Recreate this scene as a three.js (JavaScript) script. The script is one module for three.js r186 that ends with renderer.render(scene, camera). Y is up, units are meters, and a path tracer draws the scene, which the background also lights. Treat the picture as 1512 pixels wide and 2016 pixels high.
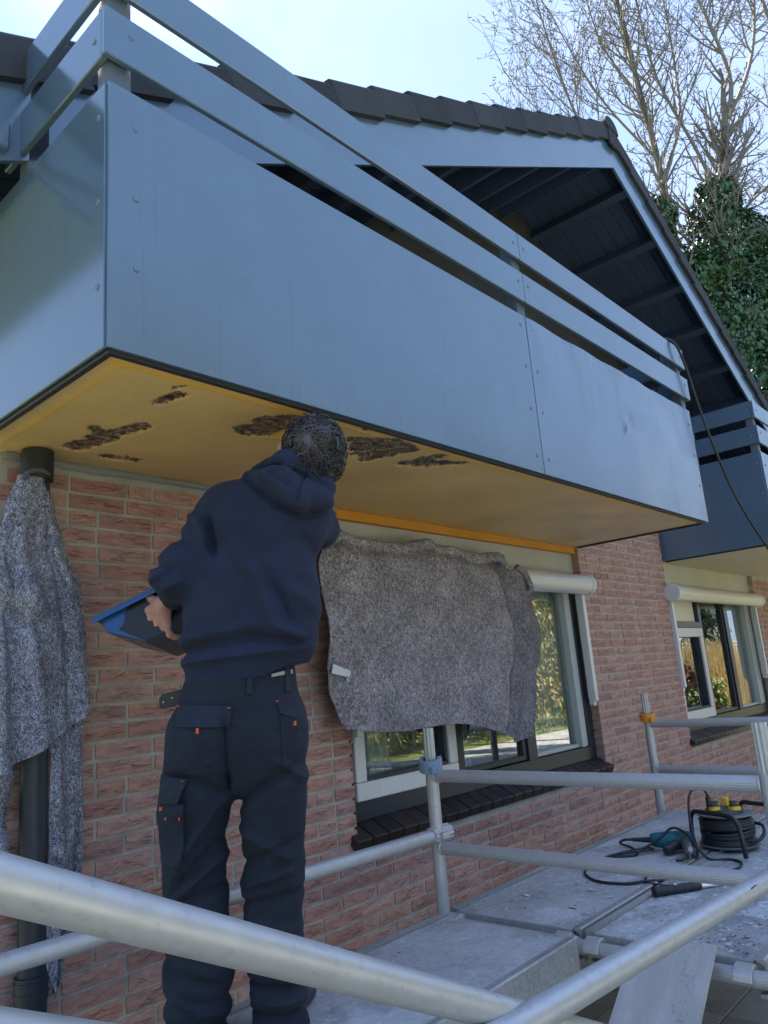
import * as THREE from 'three';
import { mergeGeometries } from 'three/addons/utils/BufferGeometryUtils.js';

// ------------------------------------------------------------------ camera, sky, sun, exposure
const scene = new THREE.Scene();
const camera = new THREE.PerspectiveCamera(68.505, 0.75, 0.05, 400);
camera.position.set(0, 0, 2.58);
camera.rotation.order = 'YXZ';
camera.rotation.set(0.22331585, -0.85030577, -0.07927911);
camera.updateMatrixWorld(true);
camera.updateProjectionMatrix();
const EXPOSURE = 4.2;
const SUN = new THREE.Vector3(0.285, 0.757, -0.588).normalize();

function rng(seed) { let a = seed >>> 0; return () => { a = (a + 0x6D2B79F5) >>> 0; let t = Math.imul(a ^ (a >>> 15), 1 | a); t = (t + Math.imul(t ^ (t >>> 7), 61 | t)) ^ t; return ((t ^ (t >>> 14)) >>> 0) / 4294967296; }; }
function hash3(x, y, z) { let h = Math.imul(x, 374761393) ^ Math.imul(y, 668265263) ^ Math.imul(z, 2147483647 - 974711); h = Math.imul(h ^ (h >>> 13), 1274126177); return ((h ^ (h >>> 16)) >>> 0) / 4294967296; }
const fade = (t) => t * t * (3 - 2 * t), lerp = (a, b, t) => a + (b - a) * t, clamp = (v, a = 0, b = 1) => Math.min(b, Math.max(a, v));
const sstep = (a, b, v) => fade(clamp((v - a) / (b - a)));
function noise3(x, y, z) {
  const i = Math.floor(x), j = Math.floor(y), k = Math.floor(z), u = fade(x - i), v = fade(y - j), w = fade(z - k);
  const h = (a, b, c) => hash3(i + a, j + b, k + c);
  return lerp(lerp(lerp(h(0, 0, 0), h(1, 0, 0), u), lerp(h(0, 1, 0), h(1, 1, 0), u), v), lerp(lerp(h(0, 0, 1), h(1, 0, 1), u), lerp(h(0, 1, 1), h(1, 1, 1), u), v), w);
}
function fbm3(x, y, z, n = 4) { let s = 0, a = 0.5, t = 0; for (let o = 0; o < n; o++) { s += a * noise3(x, y, z); t += a; a *= 0.5; x = x * 2.03 + 7.1; y = y * 2.03 + 3.7; z = z * 2.03 + 1.3; } return s / t; }
// tileable 2-D noise: px, py whole numbers of cells over the unit square
function tnoise(u, v, px, py, seed = 0) {
  const x = u * px, y = v * py, i = Math.floor(x), j = Math.floor(y), a = fade(x - i), b = fade(y - j);
  const h = (m, n) => hash3(((i + m) % px + px) % px, ((j + n) % py + py) % py, seed);
  return lerp(lerp(h(0, 0), h(1, 0), a), lerp(h(0, 1), h(1, 1), a), b);
}
function tfbm(u, v, px, py, seed = 0, n = 4) { let s = 0, a = 0.5, t = 0; for (let o = 0; o < n; o++) { s += a * tnoise(u, v, px, py, seed + o * 17); t += a; a *= 0.5; px *= 2; py *= 2; } return s / t; }

function skyRadiance(d, out) {
  const e = Math.max(d.y, 0), c = d.x * SUN.x + d.y * SUN.y + d.z * SUN.z, ang = Math.acos(clamp(c, -1, 1));
  const k = Math.pow(e, 0.55);
  let r = lerp(0.222, 0.110, k), g = lerp(0.285, 0.183, k), b = lerp(0.355, 0.375, k);
  const glow = 0.16 * Math.exp(-ang * ang / 0.009) + 0.016 * Math.exp(-ang / 0.35);
  r += glow * 1.0; g += glow * 0.98; b += glow * 0.80;
  if (e > 0.02) {
    const px = d.x / (e + 0.15) * 1.6, pz = d.z / (e + 0.15) * 1.6;
    const n = fbm3(px + 4.2, 0.4, pz * 1.5 + 2.2, 5), patch = fbm3(px * 0.4 + 9, 3.3, pz * 0.4, 3);
    const cl = sstep(0.40, 0.66, n) * clamp(sstep(0.50, 0.66, patch) * 0.25 + 1.2 * Math.exp(-ang * ang / 0.022)) * sstep(0.02, 0.25, e);
    const w = 0.245 + 0.2 * Math.exp(-ang / 0.4);
    r = lerp(r, w, cl); g = lerp(g, w, cl); b = lerp(b, w * 1.01, cl);
  }
  if (d.y < 0) { const t = sstep(0, -0.12, d.y) ; r = lerp(r, 0.09, t); g = lerp(g, 0.095, t); b = lerp(b, 0.075, t); }
  out[0] = r; out[1] = g; out[2] = b;
}
{
  const W = 1024, H = 512, data = new Float32Array(W * H * 4), d = new THREE.Vector3(), o = [0, 0, 0];
  for (let j = 0; j < H; j++) for (let i = 0; i < W; i++) {
    const lat = ((j + 0.5) / H - 0.5) * Math.PI, lon = ((i + 0.5) / W - 0.5) * 2 * Math.PI;
    d.set(Math.cos(lat) * Math.cos(lon), Math.sin(lat), Math.cos(lat) * Math.sin(lon));
    skyRadiance(d, o);
    data.set([o[0], o[1], o[2], 1], (j * W + i) * 4);
  }
  const t = new THREE.DataTexture(data, W, H, THREE.RGBAFormat, THREE.FloatType);
  t.mapping = THREE.EquirectangularReflectionMapping; t.magFilter = t.minFilter = THREE.LinearFilter; t.needsUpdate = true;
  scene.background = t; scene.environment = t;
}
const sun = new THREE.DirectionalLight(0xfff4e8, 5);
sun.position.copy(SUN).multiplyScalar(40).add(new THREE.Vector3(4, 0, 0)); sun.target.position.set(4, 0, 0);
sun.castShadow = true; sun.shadow.mapSize.set(4096, 4096);
Object.assign(sun.shadow.camera, { left: -25, right: 25, top: 25, bottom: -25, near: 1, far: 90 });
scene.add(sun, sun.target);

// ------------------------------------------------------------------ helpers
const used = {};
function numbered(n) { if (!(n in used)) { used[n] = 0; return n; } used[n]++; return n + '_' + String(used[n]).padStart(3, '0'); }
const V = (x, y, z) => new THREE.Vector3(x, y, z);
function tag(o, label, category, group, kind) { Object.assign(o.userData, { label }, category ? { category } : {}, group ? { group } : {}, kind ? { kind } : {}); return o; }
function thing(name, at, label, category, group) { const o = new THREE.Group(); o.name = numbered(name); o.position.set(...at); scene.add(o); return tag(o, label, category, group); }
function shadow(m) { m.castShadow = m.receiveShadow = true; return m; }
const wp = new THREE.Vector3();
// part: geometry in world coordinates becomes a child mesh of parent (whose own origin is taken off)
function part(name, geo, m, parent, label) {
  const g = Array.isArray(geo) ? merge(geo) : geo;
  parent.updateWorldMatrix(true, false);
  g.applyMatrix4(parent.matrixWorld.clone().invert());
  const o = shadow(new THREE.Mesh(g, m)); o.name = name; parent.add(o);
  if (label) o.userData.label = label;
  return o;
}
function local(name, geo, m, parent, label) { const o = shadow(new THREE.Mesh(Array.isArray(geo) ? merge(geo) : geo, m)); o.name = name; parent.add(o); if (label) o.userData.label = label; return o; }
function solid(name, geo, m, label, category, group, kind) { const o = shadow(new THREE.Mesh(Array.isArray(geo) ? merge(geo) : geo, m)); o.name = numbered(name); scene.add(o); return tag(o, label, category, group, kind); }
function clean(g) {
  let h = g.index ? g.toNonIndexed() : g;
  for (const k of Object.keys(h.attributes)) if (!['position', 'normal', 'uv', 'color'].includes(k)) h.deleteAttribute(k);
  if (!h.attributes.normal) h.computeVertexNormals();
  if (!h.attributes.uv) h.setAttribute('uv', new THREE.BufferAttribute(new Float32Array(h.attributes.position.count * 2), 2));
  h.morphAttributes = {}; h.clearGroups();
  return h;
}
function merge(list) {
  const l = list.map(clean), col = l.some((g) => g.attributes.color);
  if (col) for (const g of l) if (!g.attributes.color) g.setAttribute('color', new THREE.BufferAttribute(new Float32Array(g.attributes.position.count * 3).fill(1), 3));
  return l.length === 1 ? l[0] : mergeGeometries(l);
}
// texture coordinates in metres, by the face's main direction
function uvm(g0) {
  const g = clean(g0), p = g.attributes.position, uv = g.attributes.uv, a = V(), b = V(), c = V(), n = V();
  for (let i = 0; i < p.count; i += 3) {
    a.fromBufferAttribute(p, i); b.fromBufferAttribute(p, i + 1); c.fromBufferAttribute(p, i + 2);
    n.copy(b).sub(a).cross(wp.copy(c).sub(a));
    const X = Math.abs(n.x), Y = Math.abs(n.y), Z = Math.abs(n.z);
    [a, b, c].forEach((q, k) => uv.setXY(i + k, X > Y && X > Z ? q.z : q.x, Y >= X && Y > Z ? q.z : q.y));
  }
  return g;
}
// box between two corners with small chamfers
function box(x0, x1, y0, y1, z0, z1, bev = 0.002) {
  const w = x1 - x0, h = y1 - y0, d = z1 - z0, b = Math.min(bev, w / 4, h / 4, d / 4);
  if (b <= 0) { const g = new THREE.BoxGeometry(w, h, d); g.translate((x0 + x1) / 2, (y0 + y1) / 2, (z0 + z1) / 2); return uvm(g); }
  const hw = w / 2, hh = h / 2, hd = d / 2, pos = [];
  const P = (sx, sy, sz, ax) => [sx * (hw - (ax === 0 ? 0 : b)), sy * (hh - (ax === 1 ? 0 : b)), sz * (hd - (ax === 2 ? 0 : b))];
  const tri = (A, B, C) => {
    const n = [(B[1] - A[1]) * (C[2] - A[2]) - (B[2] - A[2]) * (C[1] - A[1]), (B[2] - A[2]) * (C[0] - A[0]) - (B[0] - A[0]) * (C[2] - A[2]), (B[0] - A[0]) * (C[1] - A[1]) - (B[1] - A[1]) * (C[0] - A[0])];
    const o = n[0] * (A[0] + B[0] + C[0]) + n[1] * (A[1] + B[1] + C[1]) + n[2] * (A[2] + B[2] + C[2]);
    if (o >= 0) pos.push(...A, ...B, ...C); else pos.push(...A, ...C, ...B);
  };
  const quad = (A, B, C, D) => { tri(A, B, C); tri(A, C, D); };
  for (const s of [-1, 1]) {
    quad(P(s, -1, -1, 0), P(s, 1, -1, 0), P(s, 1, 1, 0), P(s, -1, 1, 0));
    quad(P(-1, s, -1, 1), P(1, s, -1, 1), P(1, s, 1, 1), P(-1, s, 1, 1));
    quad(P(-1, -1, s, 2), P(1, -1, s, 2), P(1, 1, s, 2), P(-1, 1, s, 2));
    for (const t of [-1, 1]) {
      quad(P(s, t, -1, 0), P(s, t, 1, 0), P(s, t, 1, 1), P(s, t, -1, 1));
      quad(P(s, -1, t, 0), P(s, 1, t, 0), P(s, 1, t, 2), P(s, -1, t, 2));
      quad(P(-1, s, t, 1), P(1, s, t, 1), P(1, s, t, 2), P(-1, s, t, 2));
      for (const q of [-1, 1]) tri(P(s, t, q, 0), P(s, t, q, 1), P(s, t, q, 2));
    }
  }
  const g = new THREE.BufferGeometry();
  g.setAttribute('position', new THREE.Float32BufferAttribute(pos, 3)); g.computeVertexNormals();
  g.translate((x0 + x1) / 2, (y0 + y1) / 2, (z0 + z1) / 2);
  return uvm(g);
}
// straight round bar; the texture runs along it in metres
function bar(a, b, r, seg = 20, r2 = r, open = false) {
  const l = a.distanceTo(b), g = new THREE.CylinderGeometry(r2, r, l, seg, 1, open), uv = g.attributes.uv;
  for (let i = 0; i < uv.count; i++) uv.setXY(i, uv.getX(i) * 2 * Math.PI * r, uv.getY(i) * l);
  g.translate(0, l / 2, 0); g.applyQuaternion(new THREE.Quaternion().setFromUnitVectors(V(0, 1, 0), b.clone().sub(a).normalize())); g.translate(a.x, a.y, a.z);
  return clean(g);
}
function cable(pts, r, n = 60, seg = 8) { return clean(new THREE.TubeGeometry(new THREE.CatmullRomCurve3(pts.map((p) => (p.isVector3 ? p : V(...p))), false, 'centripetal'), n, r, seg, false)); }
function extrude(pts, depth, bev = 0, seg = 1) {
  const s = new THREE.Shape(); pts.forEach(([x, y], i) => (i ? s.lineTo(x, y) : s.moveTo(x, y))); s.closePath();
  return new THREE.ExtrudeGeometry(s, { depth, bevelEnabled: bev > 0, bevelThickness: bev, bevelSize: bev, bevelSegments: seg });
}
// sheet of (nu x nv) cells with thickness; f(u, v) -> [x, y, z]
function sheet(f, nu, nv, thick = 0, uvScale = null) {
  const g = new THREE.PlaneGeometry(1, 1, nu, nv), p = g.attributes.position, uv = g.attributes.uv;
  for (let j = 0; j <= nv; j++) for (let i = 0; i <= nu; i++) {
    const k = j * (nu + 1) + i, u = i / nu, v = j / nv, q = f(u, v);
    p.setXYZ(k, q[0], q[1], q[2]); if (uvScale) uv.setXY(k, u * uvScale[0], v * uvScale[1]);
  }
  g.computeVertexNormals();
  if (!thick) return clean(g);
  const n = g.attributes.normal, back = g.clone(), bp = back.attributes.position, idx = back.index.array, cnt = nu * nv * 6;
  for (let k = 0; k < p.count; k++) bp.setXYZ(k, p.getX(k) - n.getX(k) * thick, p.getY(k) - n.getY(k) * thick, p.getZ(k) - n.getZ(k) * thick);
  const bi = new Uint32Array(cnt); for (let k = 0; k < cnt; k += 3) { bi[k] = idx[k]; bi[k + 1] = idx[k + 2]; bi[k + 2] = idx[k + 1]; }
  back.setIndex(new THREE.BufferAttribute(bi, 1)); back.computeVertexNormals();
  const ring = []; for (let i = 0; i < nu; i++) ring.push(i); for (let j = 0; j < nv; j++) ring.push(j * (nu + 1) + nu); for (let i = nu; i > 0; i--) ring.push(nv * (nu + 1) + i); for (let j = nv; j > 0; j--) ring.push(j * (nu + 1));
  const rp = [], ruv = [];
  ring.forEach((a, k) => {
    const b = ring[(k + 1) % ring.length], A = [p, a], B = [p, b], C = [bp, b], D = [bp, a];
    for (const [at, q] of [A, C, B, A, D, C]) { rp.push(at.getX(q), at.getY(q), at.getZ(q)); ruv.push(uv.getX(q), uv.getY(q)); }
  });
  const rim = new THREE.BufferGeometry(); rim.setAttribute('position', new THREE.Float32BufferAttribute(rp, 3)); rim.setAttribute('uv', new THREE.Float32BufferAttribute(ruv, 2)); rim.computeVertexNormals();
  return merge([g, back, rim]);
}
// ------------------------------------------------------------------ textures and materials
function tex(w, h, fn, srgb = true, rx = 1, ry = 1) {   // fn(u, v) -> [r, g, b] in 0..1 (linear colour when srgb)
  const d = new Uint8Array(w * h * 4), enc = (c) => { c = clamp(c); return 255 * (srgb ? (c < 0.0031308 ? c * 12.92 : 1.055 * Math.pow(c, 1 / 2.4) - 0.055) : c); };
  for (let j = 0; j < h; j++) for (let i = 0; i < w; i++) { const c = fn((i + 0.5) / w, (j + 0.5) / h, i, j), k = (j * w + i) * 4; d[k] = enc(c[0]); d[k + 1] = enc(c[1]); d[k + 2] = enc(c[2]); d[k + 3] = 255; }
  const t = new THREE.DataTexture(d, w, h, THREE.RGBAFormat); t.wrapS = t.wrapT = THREE.RepeatWrapping; t.magFilter = THREE.LinearFilter; t.minFilter = THREE.LinearMipmapLinearFilter; t.generateMipmaps = true;
  if (srgb) t.colorSpace = THREE.SRGBColorSpace;
  t.repeat.set(rx, ry); t.needsUpdate = true; return t;
}
function rep(t, rx, ry) { const c = t.clone(); c.repeat.set(rx, ry); c.needsUpdate = true; return c; }
function mat(rgb, rough = 0.7, o = {}) { const { map, bumpMap, bumpScale, roughnessMap, metal = 0, ...more } = o; const C = Object.keys(more).length ? THREE.MeshPhysicalMaterial : THREE.MeshStandardMaterial; const m = new C({ roughness: rough, metalness: metal, ...more }); m.color.setRGB(...rgb); if (map) m.map = map; if (bumpMap) { m.bumpMap = bumpMap; m.bumpScale = bumpScale; } if (roughnessMap) m.roughnessMap = roughnessMap; return m; }
const grime = tex(512, 512, (u, v) => { const s = tfbm(u, v, 40, 3, 5, 3), n = tfbm(u, v, 6, 6, 9, 5), f = tfbm(u, v, 90, 90, 2, 2), k = 0.9 + 0.17 * (n - 0.5) + 0.04 * (s - 0.5) + 0.05 * (f - 0.5) - 0.08 * sstep(0.66, 0.84, tfbm(u, v, 70, 3, 45, 3)) * sstep(0.45, 0.62, tfbm(u, v, 5, 3, 46, 2)); return [k, k, k * (1 - 0.02 * s)]; }, true, 1 / 1.3, 1 / 1.3);
const paintBump = tex(512, 512, (u, v) => { const s = tfbm(u, v, 120, 8, 25, 2), n = tfbm(u, v, 8, 8, 19, 5); const k = 0.5 + 0.08 * (s - 0.5) + 0.6 * (n - 0.5); return [k, k, k]; }, false, 1 / 1.1, 1 / 1.1);
const paintRough = tex(256, 256, (u, v) => { const n = tfbm(u, v, 5, 4, 33, 5), k = 0.72 + 0.5 * (n - 0.5); return [k, k, k]; }, false, 1 / 0.9, 1 / 0.9);
const concreteMap = tex(512, 512, (u, v) => { const n = tfbm(u, v, 5, 5, 3, 6), f = tfbm(u, v, 128, 128, 8, 2), k = 0.75 + 0.45 * (n - 0.5) + 0.35 * (f - 0.5); return [k, k * 0.99, k * 0.97]; }, true, 1 / 0.9, 1 / 0.9);
const M = {
  paint: mat([0.092, 0.164, 0.250], 0.30, { map: grime, bumpMap: paintBump, bumpScale: 0.0009, roughnessMap: paintRough, ior: 1.85 }),
  gloss: mat([0.098, 0.155, 0.225], 0.14, { map: grime, bumpMap: paintBump, bumpScale: 0.0007, ior: 1.75 }),
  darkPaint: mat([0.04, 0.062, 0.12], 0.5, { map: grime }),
  frame: mat([0.022, 0.03, 0.042], 0.3),
  white: mat([0.72, 0.72, 0.70], 0.35, { map: grime }),
  panel: mat([0.48, 0.48, 0.47], 0.22, { map: grime, bumpMap: paintBump, bumpScale: 0.0006 }),
  rubber: mat([0.02, 0.021, 0.024], 0.5),
  black: mat([0.028, 0.029, 0.032], 0.42),
};
// ------------------------------------------------------------------ ground
const GY = -1.65;
{
  const lawn = tex(512, 512, (u, v) => { const n = tfbm(u, v, 6, 6, 71, 5), f = tfbm(u, v, 128, 128, 72, 2), k = 0.75 + 0.5 * (n - 0.5) + 0.5 * (f - 0.5); return [0.19 * k, 0.235 * k, 0.07 * k]; }, true, 1 / 3, 1 / 3);
  const g = uvm(new THREE.PlaneGeometry(360, 360).rotateX(-Math.PI / 2).translate(0, GY - 0.02, 0));
  solid('lawn', g, mat([1, 1, 1], 0.95, { map: lawn }), 'green garden lawn around the house', null, null, 'structure');
  const pave = thing('terrace', [5, GY, 2], 'concrete paved terrace along the brick house', null); pave.userData.kind = 'structure';
  const pm = [0, 1, 2].map((k) => mat([0.46 - 0.03 * k, 0.43 - 0.03 * k, 0.37 - 0.025 * k], 0.9, { map: concreteMap }));
  const slab = box(-0.247, 0.247, -0.04, 0, -0.247, 0.247, 0.004), r = rng(4);
  for (let i = 0; i < 13; i++) for (let j = 0; j < 6; j++) { const m = local('paving_slab', slab, pm[Math.floor(r() * 3)], pave); m.position.set(-4.3 + i * 0.5, r() * 0.003, -1.75 + j * 0.5); }
  part('sand_bed', box(-8, 14, GY - 0.05, GY - 0.012, -0.05, 3.3, 0), mat([0.2, 0.17, 0.13], 0.95), pave);
  solid('garden_path', uvm(new THREE.PlaneGeometry(60, 3.4).rotateX(-Math.PI / 2).translate(10, GY - 0.012, 6.6)), mat([0.60, 0.60, 0.58], 0.95, { map: concreteMap }), 'concrete path crossing the garden lawn, made broad and pale to bounce light', null, null, 'structure');  // path enlarged and lightened so sunlit ground bounces light onto the house front
}
// ------------------------------------------------------------------ house
const house = thing('brick_house', [5.9, GY, 0], 'reddish brown brick house with grey gable and two balconies', 'house');
const XA = 0.97, XB = 10.83, W1 = [2.585, 5.07], W2 = [6.66, 9.2], HEAD = 0.88, SILLY = -0.70;
const yRoof = (x) => 4.285 - 0.511 * Math.abs(x - 5.9);          // lower edge of the barge boards
// brick atlas: 4 x 4 brick faces, with folds, pits and smears
const CELLS = 4;
const atlas = (() => {
  const W = 1024, H = 512, cw = 256, ch = 128, crack = new Float32Array(W * H), r = rng(11);
  const splat = (x, y, rad, v) => { for (let b = Math.floor(y - rad - 1); b <= y + rad + 1; b++) for (let a = Math.floor(x - rad - 1); a <= x + rad + 1; a++) { const d = Math.hypot(a - x, b - y); if (d < rad + 1 && a >= 0 && b >= 0 && a < W && b < H) { const k = b * W + a; crack[k] = Math.max(crack[k], v * clamp(rad + 1 - d)); } } };
  for (let c = 0; c < 16; c++) {
    const ox = (c % 4) * cw, oy = Math.floor(c / 4) * ch, n = c % 5 === 2 ? 3 : 6 + Math.floor(r() * 7);
    for (let k = 0; k < n; k++) {
      let x = 25 + r() * 170, y = 24 + r() * 80, a = (r() - 0.5) * 0.8, L = 14 + r() * 60; const w = 0.8 + r() * 2.2, s = 0.45 + r() * 0.55;
      for (let q = 0; q < L; q++) { a += (r() - 0.5) * 0.55 - a * 0.06; x += Math.cos(a) * 1.3; y += Math.sin(a) * 1.3; if (x > 246 || y < 10 || y > 118) break; splat(ox + x, oy + y, w * Math.sin(Math.PI * (q + 1) / (L + 1)), s); }
    }
    for (let k = 0; k < 26; k++) splat(ox + 12 + r() * 232, oy + 10 + r() * 108, r() * 1.4, 0.3 + 0.4 * r());
  }
  return { W, H, crack };
})();
const brickMap = tex(atlas.W, atlas.H, (u, v, i, j) => {
  const n = fbm3(i / 40, j / 30, 3, 4), f = fbm3(i / 3, j / 3, 9, 2), g = fbm3(i / 14, j / 7, 21, 3), c = atlas.crack[j * atlas.W + i];
  const ex = Math.min(i % 256, 255 - i % 256) / 10, ey = Math.min(j % 128, 127 - j % 128) / 8, e = 0.16 * (1 - clamp(Math.min(ex, ey)));
  let k = 0.78 + 0.55 * (n - 0.5) + 0.42 * (f - 0.5); const pale = sstep(0.58, 0.76, g) * 0.22;
  let o = [k + pale, k * 0.97 + pale, k * 0.95 + pale]; o = o.map((x, q) => lerp(x, [0.8, 0.95, 1.08][q], e));
  return o.map((x, q) => lerp(x, [0.22, 0.21, 0.22][q], c * 0.85));
});
const brickBump = tex(atlas.W, atlas.H, (u, v, i, j) => { const k = 0.62 + 0.3 * (fbm3(i / 20, j / 12, 3, 4) - 0.5) + 0.2 * (fbm3(i / 3, j / 3, 9, 2) - 0.5) - 0.55 * atlas.crack[j * atlas.W + i]; return [k, k, k]; }, false);
const BM = [[0.56, 0.335, 0.275], [0.53, 0.30, 0.24], [0.57, 0.365, 0.305], [0.47, 0.285, 0.245], [0.54, 0.34, 0.295], [0.46, 0.26, 0.215]].map((c) => mat(c, 0.92, { map: brickMap, bumpMap: brickBump, bumpScale: 0.0045 }));
const mortarM = mat([0.58, 0.565, 0.52], 0.96, { map: rep(concreteMap, 4, 4), bumpMap: rep(concreteMap, 6, 6), bumpScale: 0.004 });
function brickGeo(len, cell, seed) {           // front at z = 0, centred on x and y; back left open (it sits in the mortar)
  const r = rng(seed), h = 0.0508, nx = len > 0.15 ? 5 : 3, g = new THREE.BoxGeometry(len, h, 0.1, nx, 2, 1).toNonIndexed(), p = g.attributes.position, uv = g.attributes.uv, pos = [], u2 = [], jit = {};
  const cx = (cell % 4) / 4, cy = Math.floor(cell / 4) / 4;
  for (let i = 0; i < p.count; i += 3) {
    if ([0, 1, 2].every((k) => p.getZ(i + k) < 0)) continue;
    for (let k = 0; k < 3; k++) {
      let x = p.getX(i + k), y = p.getY(i + k), z = p.getZ(i + k) + 0 * uv.count;
      const key = x.toFixed(4) + y.toFixed(4) + z.toFixed(3), ed = Math.abs(Math.abs(x) - len / 2) < 1e-4 || Math.abs(Math.abs(y) - h / 2) < 1e-4;
      const q = jit[key] ??= [(r() - 0.5) * 0.0035, (r() - 0.5) * 0.003, z > 0 ? (ed ? -0.0025 - 0.002 * r() : (r() - 0.5) * 0.0025) : 0];
      u2.push(cx + 0.25 * clamp(x / 0.214 + 0.5, 0.03, 0.97), cy + 0.25 * clamp(y / h + 0.5, 0.05, 0.95)); pos.push(x + q[0], y + q[1], z - 0.05 + q[2]);
    }
  }
  const o = new THREE.BufferGeometry(); o.setAttribute('position', new THREE.Float32BufferAttribute(pos, 3)); o.setAttribute('uv', new THREE.Float32BufferAttribute(u2, 2)); o.computeVertexNormals(); return o;
}
const FULL = Array.from({ length: 16 }, (_, k) => brickGeo(0.214, k, 100 + k)), HALF = Array.from({ length: 8 }, (_, k) => brickGeo(0.103, k * 2, 200 + k));
const PITCH = 0.226, COURSE = 0.0634, Y0 = -0.504 - COURSE * 18;
const bricks = [];                               // { at, len, turn }
function lay(a, b, ylo, yhi, place, seed) {
  const r = rng(seed);
  for (let k = 0; ; k++) {
    const y = Y0 + k * COURSE; if (y + COURSE > yhi + 0.012) break; if (y < ylo - 0.03) continue;
    let s = 1.221 + (k % 2 ? PITCH / 2 : 0) - PITCH * Math.ceil((1.221 - a) / PITCH + 1) + (r() - 0.5) * 0.012;
    while (s < b) {
      const L = r() < 0.13 ? PITCH / 2 : PITCH, e = s + L, lo = Math.max(s, a), hi = b - e < 0.045 ? b : Math.min(e, b);
      if (hi - lo > 0.04 || (lo > a && hi === b)) bricks.push({ ...place(lo === a ? a : lo + 0.0068, hi === b ? b : hi - 0.0068, y + COURSE / 2), k });
      s = hi === b ? b : e;
    }
  }
}
const front = (lo, hi, y) => ({ x: (lo + hi) / 2, y, z: 0, len: hi - lo, turn: 0 });
lay(XA, W1[0], GY, 0.86, front, 1);
lay(W1[0], W1[1], GY, SILLY - 0.05, front, 2);
lay(W1[1], W2[0], GY, 1.75, front, 3);
lay(W2[0], W2[1], GY, SILLY - 0.05, front, 4);
lay(W2[1], XB, GY, 0.86, front, 5);
lay(0.105, 1.4, GY, 0.86, (lo, hi, y) => ({ x: XA, y, z: -(lo + hi) / 2, len: hi - lo, turn: -Math.PI / 2 }), 6);
const wall = part('wall', [
  box(XA + 0.014, W1[0] - 0.012, GY, 0.872, -0.25, -0.0085, 0), box(W1[0] - 0.012, W1[1] + 0.012, GY, SILLY - 0.03, -0.25, -0.0087, 0), box(W1[1] + 0.012, W2[0] - 0.012, GY, 1.76, -0.25, -0.0085, 0),
  box(W2[0] - 0.012, W2[1] + 0.012, GY, SILLY - 0.03, -0.25, -0.0087, 0), box(W2[1] + 0.012, XB, GY, 0.872, -0.25, -0.0085, 0),
  box(XA + 0.014, XA + 0.2, GY, 0.9, -4, -0.2502, 0), box(XB - 0.2, XB, GY, 2.2, -4, -0.2502, 0), box(XA + 0.014, XB, GY, 0.9, -4.2, -4.002, 0),
  box(5.84, 5.96, GY, 0.9, -3.998, -0.252, 0),
], mortarM, house);
{
  const q = new THREE.Vector3(), r = rng(77);
  const hid = (x, y) => (x > 320 && x < 655 && y > 930) || (x > 655 && x < 1045 && y > 1085 && y < 1425) || (x < 165 && y > 960 && y < 1740);
  for (const b of bricks) {
    q.set(b.x, b.y, b.z).project(camera); b.px = (q.x + 1) * 756; b.py = (1 - q.y) * 1008;
    const d = camera.position.distanceTo(wp.set(b.x, b.y, b.z)), seen = q.z < 1 && b.px > -25 && b.px < 1535 && b.py > 850 && b.py < 2040 && !hid(b.px, b.py);
    const dx = b.x - camera.position.x, dz = camera.position.z - b.z; b.score = seen ? b.len * (b.turn ? Math.abs(dx) : dz) / (d * d * d) : -1;
    b.m = BM[Math.floor(r() * BM.length)]; b.half = b.len < 0.16; b.v = Math.floor(r() * (b.half ? 8 : 16)); b.dz = (r() - 0.5) * 0.003;
  }
  bricks.sort((a, b) => b.score - a.score);
  const rest = {};
  bricks.forEach((b, i) => {
    const g = (b.half ? HALF : FULL)[b.v], s = b.len / (b.half ? 0.103 : 0.214);
    const m = new THREE.Matrix4().compose(V(b.x + (b.turn ? b.dz : 0), b.y, b.z + (b.turn ? 0 : b.dz)), new THREE.Quaternion().setFromAxisAngle(V(0, 1, 0), b.turn), V(s, 1, 1));
    if (i < 300 && b.score > 0) { const o = local('brick', g, b.m, wall); o.applyMatrix4(new THREE.Matrix4().makeTranslation(-house.position.x, -house.position.y, -house.position.z).multiply(m)); }
    else { const t = Math.abs(Math.round(b.x * 7)) % 3; (rest[t] ??= []).push(g.clone().applyMatrix4(m)); }
  });
  for (const k in rest) { const o = part('brickwork', rest[k], BM[k], wall); o.userData.kind = 'stuff'; }
}
part('mortar_fillet', sheet((u, v) => { const x = lerp(XA + 0.02, W1[0] - 0.02, u), n = fbm3(x * 9, v * 3, 2, 3) - 0.5; return [x, lerp(0.874, 0.845 + 0.012 * n, v), 0.002 + 0.014 * Math.sin(Math.PI * clamp(v * 0.9)) * (0.7 + n) + (1 - v) * 0.012]; }, 90, 4, 0.02), mat([0.30, 0.31, 0.30], 0.9, { map: concreteMap }), house);
// inside rooms: floor, ceiling, back wall
part('room_floor', box(XA + 0.21, XB - 0.21, GY - 0.01, GY + 0.05, -3.99, -0.26, 0), mat([0.16, 0.11, 0.07], 0.6), house);
part('room_ceiling', box(XA + 0.21, XB - 0.21, 0.80, 0.87, -3.99, -0.11, 0), mat([0.5, 0.5, 0.48], 0.8), house);
part('room_wall', box(XA + 0.21, XB - 0.21, GY + 0.06, 0.79, -3.99, -3.9, 0), mat([0.24, 0.22, 0.19], 0.9), house);

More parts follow.
